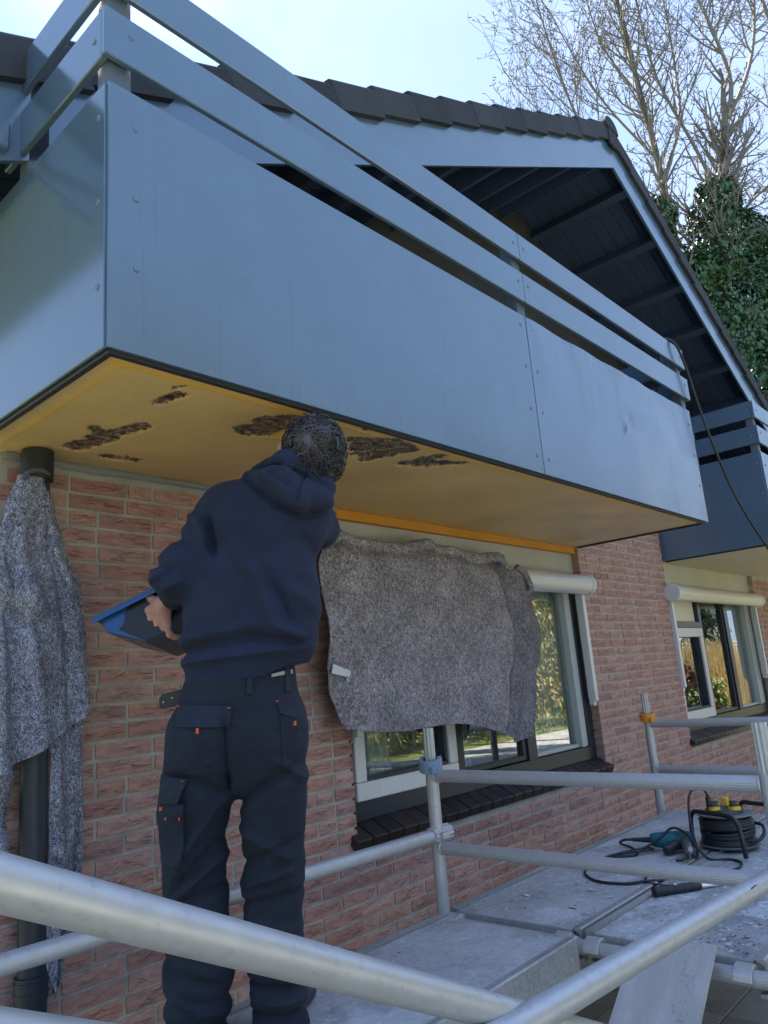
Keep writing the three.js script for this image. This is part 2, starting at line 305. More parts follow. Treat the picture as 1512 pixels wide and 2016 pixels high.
// windows -----------------------------------------------------------
const glassM = new THREE.MeshPhysicalMaterial({ transmission: 1, thickness: 0, roughness: 0, ior: 2.3 }); glassM.color.setRGB(0.82, 0.88, 0.86);
const curtainM = mat([0.78, 0.78, 0.75], 0.95, { transmission: 0.35, thickness: 0 });
const blindM = mat([0.8, 0.77, 0.66], 0.9), innerM = mat([0.42, 0.46, 0.46], 0.4), alu = mat([0.66, 0.68, 0.69], 0.34, { metal: 0.25 }), creamAlu = mat([0.68, 0.655, 0.54], 0.3, { metal: 0.1 });
function makeWindow(x0, x1, dx, second) {
  const T = 0.52, B = -0.535, zf = -0.065;
  const w = part('window', [box(x0 - 0.03, x1 + 0.03, -0.62, B, -0.15, zf), box(x0 - 0.03, x0 + 0.06, B, 0.56, -0.15, zf), box(x1 - 0.09, x1 + 0.03, B, 0.56, -0.15, zf), box(x0 - 0.03, x1 + 0.03, 0.56, 0.64, -0.15, zf),
    box(3.45 + dx, 3.51 + dx, B, 0.56, -0.15, zf + 0.004), box(4.19 + dx, 4.29 + dx, B, 0.56, -0.15, zf + 0.004), box(x0 + 0.06, 3.45 + dx, 0.285, 0.34, -0.15, zf + 0.004)], M.frame, house);
  part('sash', [box(x0 + 0.062, 3.446 + dx, -0.533, -0.45, -0.13, -0.045, 0.004), box(x0 + 0.062, 3.446 + dx, 0.20, 0.282, -0.13, -0.045, 0.004), box(x0 + 0.062, x0 + 0.135, -0.448, 0.198, -0.13, -0.046, 0.004), box(3.374 + dx, 3.446 + dx, -0.448, 0.198, -0.13, -0.046, 0.004)], M.white, w);
  part('sash_bead', [box(x0 + 0.137, 3.372 + dx, -0.448, -0.43, -0.12, -0.06, 0.003), box(3.354 + dx, 3.372 + dx, -0.428, 0.196, -0.12, -0.06, 0.003)], M.frame, w);
  part('glazing_frame', [box(3.512 + dx, 3.545 + dx, -0.53, 0.555, -0.13, -0.075, 0.004), box(3.547 + dx, 4.15 + dx, -0.53, -0.50, -0.13, -0.076, 0.004), box(4.152 + dx, 4.188 + dx, -0.53, 0.555, -0.13, -0.075, 0.004)], M.frame, w);
  part('glazing_frame', [box(4.86 + dx, 4.92 + dx, -0.53, 0.555, -0.13, -0.05, 0.004), box(4.922 + dx, x1 - 0.092, -0.53, 0.555, -0.13, -0.072, 0.004), box(4.292 + dx, 4.858 + dx, -0.53, -0.505, -0.13, -0.076, 0.004)], innerM, w);
  for (const [a, b, c, d] of [[x0 + 0.13, 3.36 + dx, -0.44, 0.2], [3.54 + dx, 4.16 + dx, -0.51, 0.556], [4.291 + dx, 4.87 + dx, -0.51, 0.556]]) { part('pane', box(a, b, c, d, -0.101, -0.1, 0), glassM, w); }
  if (second) part('blind', box(x0 + 0.06, 3.44 + dx, 0.342, 0.555, -0.11, -0.1, 0), blindM, w); else part('pane', box(x0 + 0.06, 3.44 + dx, 0.342, 0.555, -0.101, -0.1, 0), glassM, w);
  // net curtains hanging inside, gathered towards the sides
  const fold = (a, b, c, d) => sheet((u, v) => { const s = lerp(lerp(a, b, u), lerp(c, d, u), v * v), f = Math.sin(u * 40 + 3 * v) * 0.018 + Math.sin(u * 17 + 2) * 0.015; return [s + dx, lerp(0.7, -0.95, v), -0.19 + f * (0.3 + 0.7 * v)]; }, 90, 12);
  part('curtain', [fold(2.66, 2.98, 2.62, 3.16), fold(4.50, 4.97, 4.34, 5.0), fold(3.56, 3.72, 3.54, 3.80)], curtainM, w);
  part('lintel_panel', box(x0 - 0.03, x1 + 0.02, 0.645, 0.872, -0.2, -0.06), second ? mat([0.60, 0.58, 0.47], 0.35, { map: grime }) : M.panel, w);
  // brick-on-edge sill
  const sill = part('sill', box(x0 - 0.02, x1 + 0.02, -0.74, -0.66, -0.16, -0.02, 0), mortarM, house), n = 24, st = (x1 + 0.03 - (x0 - 0.045)) / n, sm = [[0.038, 0.027, 0.027], [0.05, 0.034, 0.032], [0.032, 0.024, 0.026]].map((c) => mat(c, 0.42, { map: concreteMap }));
  const r = rng(dx > 1 ? 5 : 6);
  for (let i = 0; i < n; i++) { const g = box(-st / 2 + 0.0035, st / 2 - 0.0035, -0.05, 0, -0.1, 0.1, 0.004); g.rotateX(0.46 + (r() - 0.5) * 0.02); g.translate(x0 - 0.045 + st * (i + 0.5), -0.633 + (r() - 0.5) * 0.003, -0.045); part('sill_tile', g, sm[Math.floor(r() * 3)], sill); }
  // roller screen box and its drop arms
  const prof = []; for (let k = 0; k <= 24; k++) { const a = k / 24 * 2 * Math.PI; prof.push([0.06 + 0.064 * Math.cos(a) - 0.012 * Math.max(0, -Math.cos(a)), 0.577 + 0.066 * Math.sin(a)]); }
  const bx = extrude(prof, 4.99 - 2.60, 0.004); bx.rotateY(Math.PI / 2); bx.scale(1, 1, -1);
  const s = part('screen_box', flip(bx.translate(2.60 + dx, 0, 0)), second ? creamAlu : alu, house);
  const cap = (x) => { const c = extrude(prof.map(([a, b]) => [0.06 + (a - 0.06) * 1.07, 0.577 + (b - 0.577) * 1.07]), 0.03, 0.006, 2); c.rotateY(Math.PI / 2); c.scale(1, 1, -1); return flip(c.translate(x, 0, 0)); };
  part('end_cap', cap(2.565 + dx), alu, s); part('end_cap', cap(4.995 + dx), alu, s);
  for (const [x, d] of [[2.60, 1], [4.985, -1]]) {
    const a = extrude([[-0.022, 0.53], [0.028, 0.53], [0.028, -0.23], [0.012, -0.235], [0.006, -0.262], [-0.008, -0.25], [-0.022, -0.26]], 0.035, 0.003); a.rotateY(Math.PI / 2); a.scale(1, 1, -1);
    part('drop_arm', [flip(a.translate(x + dx, 0, 0)), box(x + dx - 0.04 * d - 0.01, x + dx - 0.04 * d + 0.01, -0.22, 0.51, -0.045, -0.02)], alu, s);
  }
  return w;
}
function flip(g0) { const g = clean(g0), p = g.attributes.position, uv = g.attributes.uv; for (let i = 0; i < p.count; i += 3) { for (const at of [p, uv]) { const n = at.itemSize, a = at.array; for (let k = 0; k < n; k++) { const t = a[(i + 1) * n + k]; a[(i + 1) * n + k] = a[(i + 2) * n + k]; a[(i + 2) * n + k] = t; } } } g.computeVertexNormals(); return g; }
makeWindow(W1[0], W1[1], 0, false);
makeWindow(W2[0], W2[1], 4.03, true);
part('batten', box(2.60, 5.062, 0.822, 0.8715, -0.058, -0.02, 0.002), mat([0.62, 0.27, 0.03], 0.55, { map: grime }), house, 'orange primed batten under the soffit');

{
  const cw = part('cellar_window', [box(3.5, 5.0, GY + 0.04, GY + 0.10, -0.02, 0.015), box(3.5, 5.0, -1.22, -1.17, -0.02, 0.015), ...[3.5, 3.98, 4.46, 4.94].map((x) => box(x, x + 0.06, GY + 0.102, -1.222, -0.02, 0.014))], mat([0.10, 0.14, 0.19], 0.4), house, 'dark low window under the scaffold deck');
  for (const x of [3.56, 4.04, 4.52]) part('pane', box(x, x + 0.42, GY + 0.102, -1.222, -0.008, 0.006, 0), mat([0.012, 0.014, 0.018], 0.08), cw);
  for (const x of [3.68, 3.78, 3.88, 4.16, 4.26, 4.36, 4.64, 4.74, 4.84]) part('window_bar', bar(V(x, GY + 0.08, 0.03), V(x, -1.20, 0.03), 0.010, 8), mat([0.12, 0.19, 0.28], 0.45), cw);
}
// upper storey and roof ----------------------------------------------
const upM = mat([0.05, 0.052, 0.056], 0.9, { map: concreteMap });
{
  const pts = [[XA + 0.05, 0.95], [XB - 0.05, 0.95], [XB - 0.05, yRoof(XB) + 0.16], [5.9, yRoof(5.9) + 0.16], [XA + 0.05, yRoof(XA) + 0.16]];
  part('upper_wall', uvm(extrude(pts, 0.16).translate(0, 0, -0.76)), upM, house);
  part('rear_wall', uvm(extrude(pts, 0.16).translate(0, 0, -4.16)), upM, house);
  for (const x of [1.2, 4.98, 8.2]) {
    const d = part('balcony_door', [box(x, x + 2.2, 0.97, 1.05, -0.598, -0.56), box(x, x + 2.2, 2.98, 3.06, -0.598, -0.56), ...[0, 0.72, 1.44, 2.12].map((k) => box(x + k, x + k + 0.08, 1.052, 2.978, -0.598, -0.562))], M.frame, house);
    part('pane', box(x + 0.08, x + 2.12, 1.05, 2.98, -0.59, -0.588, 0), mat([0.015, 0.02, 0.028], 0.04, { ior: 1.7 }), d);
  }
}
const roofM = mat([0.045, 0.042, 0.045], 0.85, { map: concreteMap, bumpMap: rep(concreteMap, 3, 3), bumpScale: 0.006 });
const slope = Math.atan(0.511), cs = Math.cos(slope), sn = Math.sin(slope);
const roof = (() => {
  const mk = (s) => uvm(extrude([[5.9, 4.285 + 0.20], [5.9, 4.285 + 0.385], [5.9 + s * 5.4, 4.285 + 0.385 - 0.511 * 5.4], [5.9 + s * 5.4, 4.285 + 0.20 - 0.511 * 5.4]], 4.75).translate(0, 0, -4.36));
  const l = mk(-1), rr = mk(1); return part('roof', [l, rr], roofM, house);
})();
{
  // barge boards
  const barge = (s, z0, z1, lo, hi) => uvm(extrude(s < 0 ? [[5.9, 4.285 + lo], [5.9, 4.285 + hi], [0.62, 4.285 + hi - 0.511 * 5.28], [0.62, 4.285 + lo - 0.511 * 5.28]].reverse() : [[5.9, 4.285 + lo], [11.2, 4.285 + lo - 0.511 * 5.3], [11.2, 4.285 + hi - 0.511 * 5.3], [5.9, 4.285 + hi]], z1 - z0).translate(0, 0, z0));
  for (const s of [-1, 1]) part('barge_board', barge(s, 0.40, 0.42, 0, 0.31), M.paint, house);
  // soffit planks and purlins
  for (const s of [-1, 1]) {
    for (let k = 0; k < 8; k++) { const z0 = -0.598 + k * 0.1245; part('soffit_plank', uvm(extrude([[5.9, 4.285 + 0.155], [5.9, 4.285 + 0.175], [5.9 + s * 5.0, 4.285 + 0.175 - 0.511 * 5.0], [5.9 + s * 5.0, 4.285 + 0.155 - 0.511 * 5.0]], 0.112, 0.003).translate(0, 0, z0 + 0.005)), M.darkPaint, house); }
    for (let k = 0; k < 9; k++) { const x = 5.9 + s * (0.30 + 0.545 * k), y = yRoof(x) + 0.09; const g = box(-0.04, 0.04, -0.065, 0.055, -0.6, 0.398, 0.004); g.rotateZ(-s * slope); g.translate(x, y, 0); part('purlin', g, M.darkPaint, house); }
  }
  part('eave_gutter', [box(0.42, 0.805, 1.705, 1.80, -4.3, 0.45, 0.006)], M.paint, house);
  // verge tiles: each with a hanging flap, overlapping the next one down
  const tileM = [0.9, 1.15, 1.35].map((k) => mat([0.036 * k, 0.039 * k, 0.049 * k], 0.8, { map: rep(concreteMap, 2.5, 2.5), bumpMap: rep(concreteMap, 3, 3), bumpScale: 0.006 }));
  const L = 0.385, mk = () => {
    const g = extrude([[0.448, -0.125], [0.448, 0.012], [0.436, 0.026], [0.41, 0.03], [0.14, 0.022], [0.14, 0.0], [0.40, 0.0], [0.422, -0.006], [0.424, -0.125]], L - 0.012, 0.005, 1);   // (z, n) swept along the slope
    g.rotateY(-Math.PI / 2); // x<- -depth, z<- x
    g.translate(L / 2, 0, 0); return uvm(g);
  };
  const tile = mk(); const r = rng(21);
  for (const s of [-1, 1]) for (let k = 0; k < 17; k++) {
    const x = 5.9 + s * (0.22 + 0.322 * k), y = yRoof(x) + 0.425 + (r() - 0.5) * 0.006;
    const o = local('roof_tile', tile, tileM[Math.floor(r() * 3)], roof);
    o.position.set(x - house.position.x, y - house.position.y, (r() - 0.5) * 0.006); o.rotation.z = -s * (slope - 0.07 + (r() - 0.5) * 0.012);
  }
  const cap = []; for (let k = 0; k <= 12; k++) { const a = Math.PI * k / 12; cap.push([0.115 * Math.cos(a), 0.115 * Math.sin(a)]); } for (let k = 12; k >= 0; k--) { const a = Math.PI * k / 12; cap.push([0.09 * Math.cos(a), 0.09 * Math.sin(a) - 0.02]); }
  for (let k = 0; k < 3; k++) part('ridge_tile', [uvm(extrude(cap, 0.36, 0.006).rotateX(-0.02).translate(5.9, 4.285 + 0.365, 0.10 - 0.37 * k)), ...(k ? [] : [uvm(extrude(cap.slice(0, 13), 0.012, 0.004).translate(5.9, 4.285 + 0.36, 0.452)), box(5.82, 5.98, 4.47, 4.66, 0.44, 0.462, 0.01)])], tileM[k], roof);
}
// ------------------------------------------------------------------ balconies
const screwGeo = (() => { const g = new THREE.SphereGeometry(0.0092, 10, 6, 0, Math.PI * 2, 0, Math.PI / 2); g.rotateX(Math.PI / 2); g.scale(1, 1, 0.5); return clean(g); })();
// worn patches in the near soffit: [x, z, x, z, radius]
const PATCH = [
  [1.160, 0.185, 1.203, 0.315, 0.024], [1.175, 0.294, 1.232, 0.47, 0.021], [1.122, 0.38, 1.165, 0.35, 0.014], [1.285, 0.135, 1.40, 0.155, 0.013], [1.167, 0.69, 1.178, 0.775, 0.013], [1.146, 0.815, 1.158, 0.842, 0.006],
  [1.545, 0.655, 1.70, 0.735, 0.034], [1.58, 0.72, 1.68, 0.79, 0.02], [1.95, 0.745, 2.10, 0.855, 0.014], [2.06, 0.67, 2.16, 0.80, 0.016], [2.33, 0.74, 2.44, 0.80, 0.014], [1.53, 0.745, 1.63, 0.85, 0.026], [1.905, 0.775, 2.05, 0.862, 0.018], [1.99, 0.71, 2.14, 0.84, 0.020], [2.125, 0.64, 2.19, 0.82, 0.019], [2.04, 0.66, 2.12, 0.73, 0.013],
  [2.305, 0.69, 2.35, 0.835, 0.019], [2.41, 0.73, 2.51, 0.835, 0.014], [2.36, 0.70, 2.43, 0.78, 0.016], [1.862, 0.893, 1.868, 0.9, 0.01], [3.69, 0.25, 3.70, 0.275, 0.005],
];
function patchDepth(x, z) {       // 0 outside, 1 well inside
  let best = -1;
  for (const [a, b, c, d, r] of PATCH) { const ux = c - a, uz = d - b, t = clamp(((x - a) * ux + (z - b) * uz) / (ux * ux + uz * uz)); const q = Math.hypot(x - a - ux * t, z - b - uz * t); best = Math.max(best, (r * 1.85 - q) / 0.012); }
  if (best < -2) return 0;
  best += 2.4 * (fbm3(x * 34, 1, z * 44, 4) - 0.5) + 1.4 * (fbm3(x * 160, 5, z * 120, 2) - 0.5);
  return clamp(best);
}
function makeBalcony(x0, first) {
  const len = 4.24, x1 = x0 + len, zf = 0.949, seam = x0 + 2.13, yb = 0.872, yt = 1.657;
  const b = thing('balcony', [x0 + len / 2, yb, 0.45], first ? 'grey balcony with an ochre primed and flaking soffit above the working painter' : 'farther grey balcony with a smooth cream soffit beyond the brick pier', 'balcony', 'balconies on the house front');
  const P = M.paint, G = M.gloss;
  // front panels: thin sheet, slightly buckled towards its top edge; one carries a dent
  const dx0 = 3.985, dy0 = 1.305;
  const panel = (a, c, wavy) => sheet((u, v) => {
    const x = lerp(a, c, u), y = lerp(yt, yb, v); let z = zf + 0.0016 * (fbm3(x * 1.3, y * 1.3, 4, 2) - 0.5), yy = y;
    if (wavy) {
      z += 0.010 * Math.exp(-v * 5) * (fbm3(x * 4.5, y * 3, 8, 3) - 0.5) * 2; yy -= 0.012 * Math.exp(-v * 14) * sstep(0.25, 0.5, u) * fbm3(x * 14, 2, 3, 3);
      const e = Math.hypot(x - dx0, (y - dy0) * 0.9), k = Math.hypot(x - dx0 - 0.07, y - dy0 - 0.05);
      z += 0.009 * Math.exp(-e * e / 0.0007) - 0.006 * Math.exp(-k * k / 0.0030) + 0.003 * Math.exp(-Math.pow((x - dx0) - 0.6 * (y - dy0), 2) / 0.0002) * Math.exp(-e * e / 0.012);
    }
    return [x, yy, z];
  }, wavy ? 130 : 24, wavy ? 50 : 12, 0.011, null);
  part('front_panel', uvm(panel(x0 + 0.006, seam - 0.003, false)), P, b); part('front_panel', uvm(panel(seam + 0.003, x1 - 0.004, first)), first ? M.stained : P, b, first ? 'dented and rust streaked panel' : undefined);
  part('side_panel', box(x0, x0 + 0.011, yb, yt, -0.02, 0.9372), G, b); part('side_panel', box(x1 - 0.011, x1, yb, yt, -0.02, 0.9372), G, b);
  // rails: boards on the outside of the posts
  const ends = [[1.955, 2.102], [1.727, 1.884]];
  for (const [a, c] of ends) {
    part('rail_board', box(x0 - 0.016, seam - 0.002, a, c, 0.945, 0.965, 0.003), P, b); part('rail_board', box(seam + 0.002, x1 + 0.02, a, c, 0.945, 0.965, 0.003), P, b);
    part('rail_board', box(x0 - 0.014, x0 + 0.006, a, c, 0.30, 0.9435, 0.003), G, b); part('rail_board', box(x1 - 0.006, x1 + 0.014, a, c, 0.30, 0.9435, 0.003), G, b);
  }
  for (const x of [x0 + 0.045, seam, x1 - 0.045]) part('post', box(x - 0.035, x + 0.035, 0.95, 2.09, 0.875, 0.9365, 0.004), M.postPaint, b);
  for (const x of [x0 + 0.0465, x1 - 0.0465]) part('post', box(x - 0.035, x + 0.035, 0.95, 2.06, 0.36, 0.42, 0.004), M.postPaint, b);
  // screws
  const sc = (x, y, z = zf + 0.0005, ry = 0) => { const s = new THREE.Mesh(screwGeo, P); s.name = 'screw'; s.position.set(x - b.position.x, y - b.position.y, z - b.position.z); s.rotation.y = ry; b.add(shadow(s)); };
  for (const y of [1.545, 1.325, 1.115]) { sc(x0 + 0.085, y); sc(x1 - 0.05, y); }
  for (const y of [1.60, 1.39, 1.18, 0.95]) { sc(seam - 0.05, y); sc(seam + 0.055, y); }
  for (const [y, z] of [[1.825, 0.965], [2.03, 0.965]]) { sc(x0 + 0.065, y, z); sc(seam - 0.045, y, z); sc(seam + 0.045, y, z); sc(x1 - 0.045, y, z); }
  for (const y of [1.05, 1.3, 1.56, 1.80, 2.03]) sc(x0 - (y > 1.7 ? 0.014 : 0), y, 0.905, -Math.PI / 2);
  // slab, drip trim and soffit
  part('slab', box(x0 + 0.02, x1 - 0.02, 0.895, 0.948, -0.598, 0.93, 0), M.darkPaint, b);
  part('drip_trim', [box(x0 + 0.0125, x1 - 0.0125, 0.861, 0.894, 0.917, 0.936), box(x0 + 0.0125, x0 + 0.032, 0.861, 0.894, 0.0, 0.9165), box(x1 - 0.032, x1 - 0.0125, 0.861, 0.894, 0.0, 0.9165)], M.rubber, b);
  const sx0 = x0 + 0.033, sx1 = x1 - 0.033, sz0 = -0.2, sz1 = 0.9165;
  if (!first) { part('soffit', box(sx0, sx1, 0.8725, 0.894, sz0, sz1, 0), mat([0.66, 0.62, 0.46], 0.4, { map: grime }), b); return b; }
  const groove = (x, z) => Math.max(Math.exp(-Math.pow((z - 0.868 - 0.006 * (noise3(x * 5, 0, 1) - 0.5)) / 0.006, 2)), Math.exp(-Math.pow((x - sx0 - 0.055 - 0.006 * (noise3(z * 9, 0, 1) - 0.5)) / 0.006, 2)) * sstep(0.88, 0.86, z));
  const TW = 2048, TH = 512, LX = sx1 - sx0, LZ = sz1 - sz0;
  const at = (u, v) => [sx0 + u * LX, sz0 + v * LZ];
  const map = tex(TW, TH, (u, v) => {
    const [x, z] = at(u, v), p = patchDepth(x, z), n = fbm3(x * 3, 7, z * 4, 4), st = fbm3(x * 5, 17, z * 40, 3), f = fbm3(x * 300, 3, z * 300, 2), k = 0.86 + 0.42 * (n - 0.5) + 0.07 * (st - 0.5) + 0.12 * (f - 0.5);
    const far = sstep(3.2, 4.9, x);
    let c = [lerp(0.74, 0.71, far) * k, lerp(0.515, 0.55, far) * k, lerp(0.22, 0.34, far) * k];
    const g = groove(x, z) * (0.45 + 0.5 * noise3(x * 20, z * 20, 4)), band = 0.4 * sstep(0.845, 0.875, z) * (0.5 + 0.5 * n); c = c.map((q, i) => lerp(q, [0.80, 0.44, 0.04][i], clamp(g * 1.3 + band * 1.1)));
    const crack = Math.exp(-Math.pow((z - (0.33 + (x - 1.13) * 0)) / 1, 2)) * Math.exp(-Math.pow((x - (1.125 + 0.06 * (z - 0.36) + 0.006 * (noise3(z * 30, 1, 1) - 0.5))) / 0.0025, 2)) * sstep(0.36, 0.42, z) * sstep(0.70, 0.66, z) * 0.5; c = c.map((q, i) => lerp(q, [0.72, 0.44, 0.08][i], crack));
    if (p > 0.02) {
      const a = fbm3(x * 110, 2, z * 110, 3), h = fbm3(x * 30 + 3, 9, z * 90, 2); let d = [0.085 + 0.24 * sstep(0.42, 0.72, a), 0.066 + 0.185 * sstep(0.42, 0.72, a), 0.045 + 0.11 * sstep(0.42, 0.72, a)];
      const dark = sstep(0.55, 0.66, h); d = d.map((q) => q * (1 - 0.75 * dark));
      const wet = sstep(1.645, 1.665, x - 0.25 * (z - 0.74)) * sstep(1.80, 1.79, x) * sstep(0.62, 0.66, z);   // freshly brushed strip over the hole
      d = d.map((q, i) => lerp(q, [0.72, 0.42, 0.07][i], wet * 0.9));
      c = c.map((q, i) => lerp(q, d[i], sstep(0.05, 0.45, p)));
    }
    return c;
  }); map.wrapS = map.wrapT = THREE.ClampToEdgeWrapping;
  const nx = 420, nz = 112;
  const g = sheet((u, v) => { const [x, z] = at(u, v), p = patchDepth(x, z); return [x, 0.8725 + (p > 0 ? 0.004 * sstep(0, 0.3, p) + 0.010 * p * fbm3(x * 40, 3, z * 40, 2) : 0) - 0.0022 * groove(x, z) + 0.0012 * (fbm3(x * 3, 2, z * 3, 2) - 0.5), z]; }, nx, nz);
  const uv = g.attributes.uv, pp = g.attributes.position; for (let i = 0; i < uv.count; i++) uv.setXY(i, (pp.getX(i) - sx0) / LX, (pp.getZ(i) - sz0) / LZ);
  part('soffit', g, mat([1, 1, 1], 0.38, { map, bumpMap: rep(concreteMap, 3, 1), bumpScale: 0.002 }), b, 'ochre primed soffit with dark broken out patches');
  return b;
}
M.postPaint = mat([0.09, 0.125, 0.165], 0.5, { map: grime });
{
  // rust streaks and paler patches towards the right, over x 3.0..5.1 and y 0.87..1.66
  const X0 = 2.993, LX = 2.11, Y1 = 0.872, LY = 0.785;
  const t = tex(1024, 512, (u, v) => {
    const x = X0 + ((u * LX + 0) % LX), y = Y1 + v * LY, g = 0.9 + 0.16 * (tfbm(u, v, 9, 4, 9, 5) - 0.5);
    const st = sstep(0.52, 0.75, tfbm(u, v, 26, 3, 61, 3)) * sstep(0.2, 0.9, v), pale = sstep(0.42, 0.72, fbm3(x * 2.6, y * 3.4, 4, 4)) * sstep(3.7, 4.3, x);
    const line = Math.exp(-Math.pow((x - 4.60 - 0.01 * Math.sin(y * 20)) / 0.012, 2)) * 0.35 + Math.exp(-Math.pow((x - 3.93) / 0.012, 2)) * 0.2 * sstep(1.3, 1.45, y);
    const rust = sstep(0.62, 0.8, fbm3(x * 16, y * 5, 2, 3)) * sstep(0.82, 0.97, v) * sstep(3.75, 4.0, x);
    let c = [0.115, 0.192, 0.305].map((q) => q * g * (1 - 0.12 * st - line)); c = c.map((q, i) => lerp(q, [0.21, 0.28, 0.34][i], pale * 0.55)); return c.map((q, i) => lerp(q, [0.17, 0.15, 0.11][i], rust * 0.45));
  }, true, 1 / LX, 1 / LY);
  t.offset.set(-X0 / LX + 2, -Y1 / LY + 2);
  M.stained = mat([1, 1, 1], 0.32, { map: t, bumpMap: paintBump, bumpScale: 0.0010, roughnessMap: paintRough, ior: 1.85 });
}
makeBalcony(0.86, true);
makeBalcony(6.70, false);
// black cable hanging over the rail
solid('hanging_cable', cable([[4.78, 1.10, 0.80], [4.80, 1.7, 0.85], [4.825, 2.0, 0.905], [4.86, 2.118, 0.945], [4.93, 2.09, 0.985], [5.03, 1.95, 0.998], [5.13, 1.73, 1.0], [5.25, 1.47, 1.01], [5.50, 1.085, 1.03], [5.83, 0.75, 1.08], [6.2, 0.42, 1.14]], 0.0085, 120), M.rubber, 'thin black cable looped over the near balcony rail and hanging down', 'cable');

// ------------------------------------------------------------------ downpipe
{
  const d = thing('downpipe', [1.085, GY, 0.075], 'dark plastic downpipe beside the house corner, half wrapped in felt', 'drainpipe');
  const pm = mat([0.018, 0.023, 0.033], 0.48);
  part('pipe', [bar(V(1.10, GY, 0.075), V(1.096, -0.80, 0.075), 0.045, 28), bar(V(1.096, -0.78, 0.075), V(1.075, 0.845, 0.075), 0.040, 28)], pm, d);
  part('socket', [bar(V(1.096, -0.83, 0.075), V(1.096, -0.765, 0.075), 0.0475, 28), bar(V(1.096, -0.785, 0.075), V(1.096, -0.777, 0.075), 0.050, 28), bar(V(1.096, -0.815, 0.075), V(1.096, -0.807, 0.075), 0.050, 28)], pm, d);
  part('collar', [bar(V(1.075, 0.775, 0.075), V(1.075, 0.868, 0.075), 0.052, 28), bar(V(1.075, 0.765, 0.075), V(1.075, 0.776, 0.075), 0.0515, 28, 0.052)], mat([0.016, 0.017, 0.02], 0.6), d);
}
// ------------------------------------------------------------------ felt drop cloths
const feltPix = (() => {
  const S = 1024, d = new Float32Array(S * S * 3).fill(-1), r = rng(31); 
  const base = (i, j) => { const k = 0.10 + 0.10 * hash3(i, j, 4); return [k * 0.95, k, k * 1.12]; };
  for (let j = 0; j < S; j++) for (let i = 0; i < S; i++) { const b = base(i, j); const q = (j * S + i) * 3; d[q] = b[0]; d[q + 1] = b[1]; d[q + 2] = b[2]; }
  for (let n = 0; n < 46000; n++) {
    let x = r() * S, y = r() * S, a = (Math.PI / 2) + (r() - 0.5) * 1.2; const L = 8 + r() * 26, t = r(), cur = (r() - 0.5) * 0.25, w = r() < 0.3 ? 2 : 1;
    let c; if (t < 0.50) { const k = 0.24 + 0.42 * r(); c = [k * 0.99, k * 0.97, k * 1.02]; } else if (t < 0.93) { const k = 0.015 + 0.05 * r(); c = [k, k, k * 1.2]; } else if (t < 0.955) c = [0.45, 0.10, 0.14]; else if (t < 0.975) c = [0.10, 0.22, 0.45]; else if (t < 0.988) c = [0.42, 0.30, 0.10]; else c = [0.12, 0.32, 0.18];
    for (let q = 0; q < L; q++) { x += Math.cos(a); y += Math.sin(a); a += cur + (r() - 0.5) * 0.3; for (let m = 0; m < w; m++) { const i = ((Math.floor(x) + m) % S + S) % S, j = (Math.floor(y) % S + S) % S, k = (j * S + i) * 3; d[k] = c[0]; d[k + 1] = c[1]; d[k + 2] = c[2]; } }
  }
  return { S, d };
})();
const feltMap = tex(1024, 1024, (u, v, i, j) => { const k = (j * 1024 + i) * 3, n = 0.82 + 0.5 * (tfbm(u, v, 7, 7, 3, 4) - 0.5); return [feltPix.d[k] * n, feltPix.d[k + 1] * n, feltPix.d[k + 2] * n]; }, true, 1 / 0.7, 1 / 0.7);
const feltBump = tex(1024, 1024, (u, v, i, j) => { const k = (j * 1024 + i) * 3, q = 0.25 + 0.9 * feltPix.d[k + 1]; return [q, q, q]; }, false, 1 / 0.7, 1 / 0.7);
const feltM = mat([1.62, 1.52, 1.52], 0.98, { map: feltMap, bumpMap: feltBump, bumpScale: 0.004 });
const feltBlue = mat([1.35, 1.42, 1.6], 0.98, { map: feltMap, bumpMap: feltBump, bumpScale: 0.004 });
const poly = (pts, y) => { for (let i = 1; i < pts.length; i++) if (y >= pts[i][0] || i === pts.length - 1) { const [ya, a] = pts[i - 1], [yb, b] = pts[i]; return lerp(a, b, fade(clamp((ya - y) / (ya - yb)))); } };
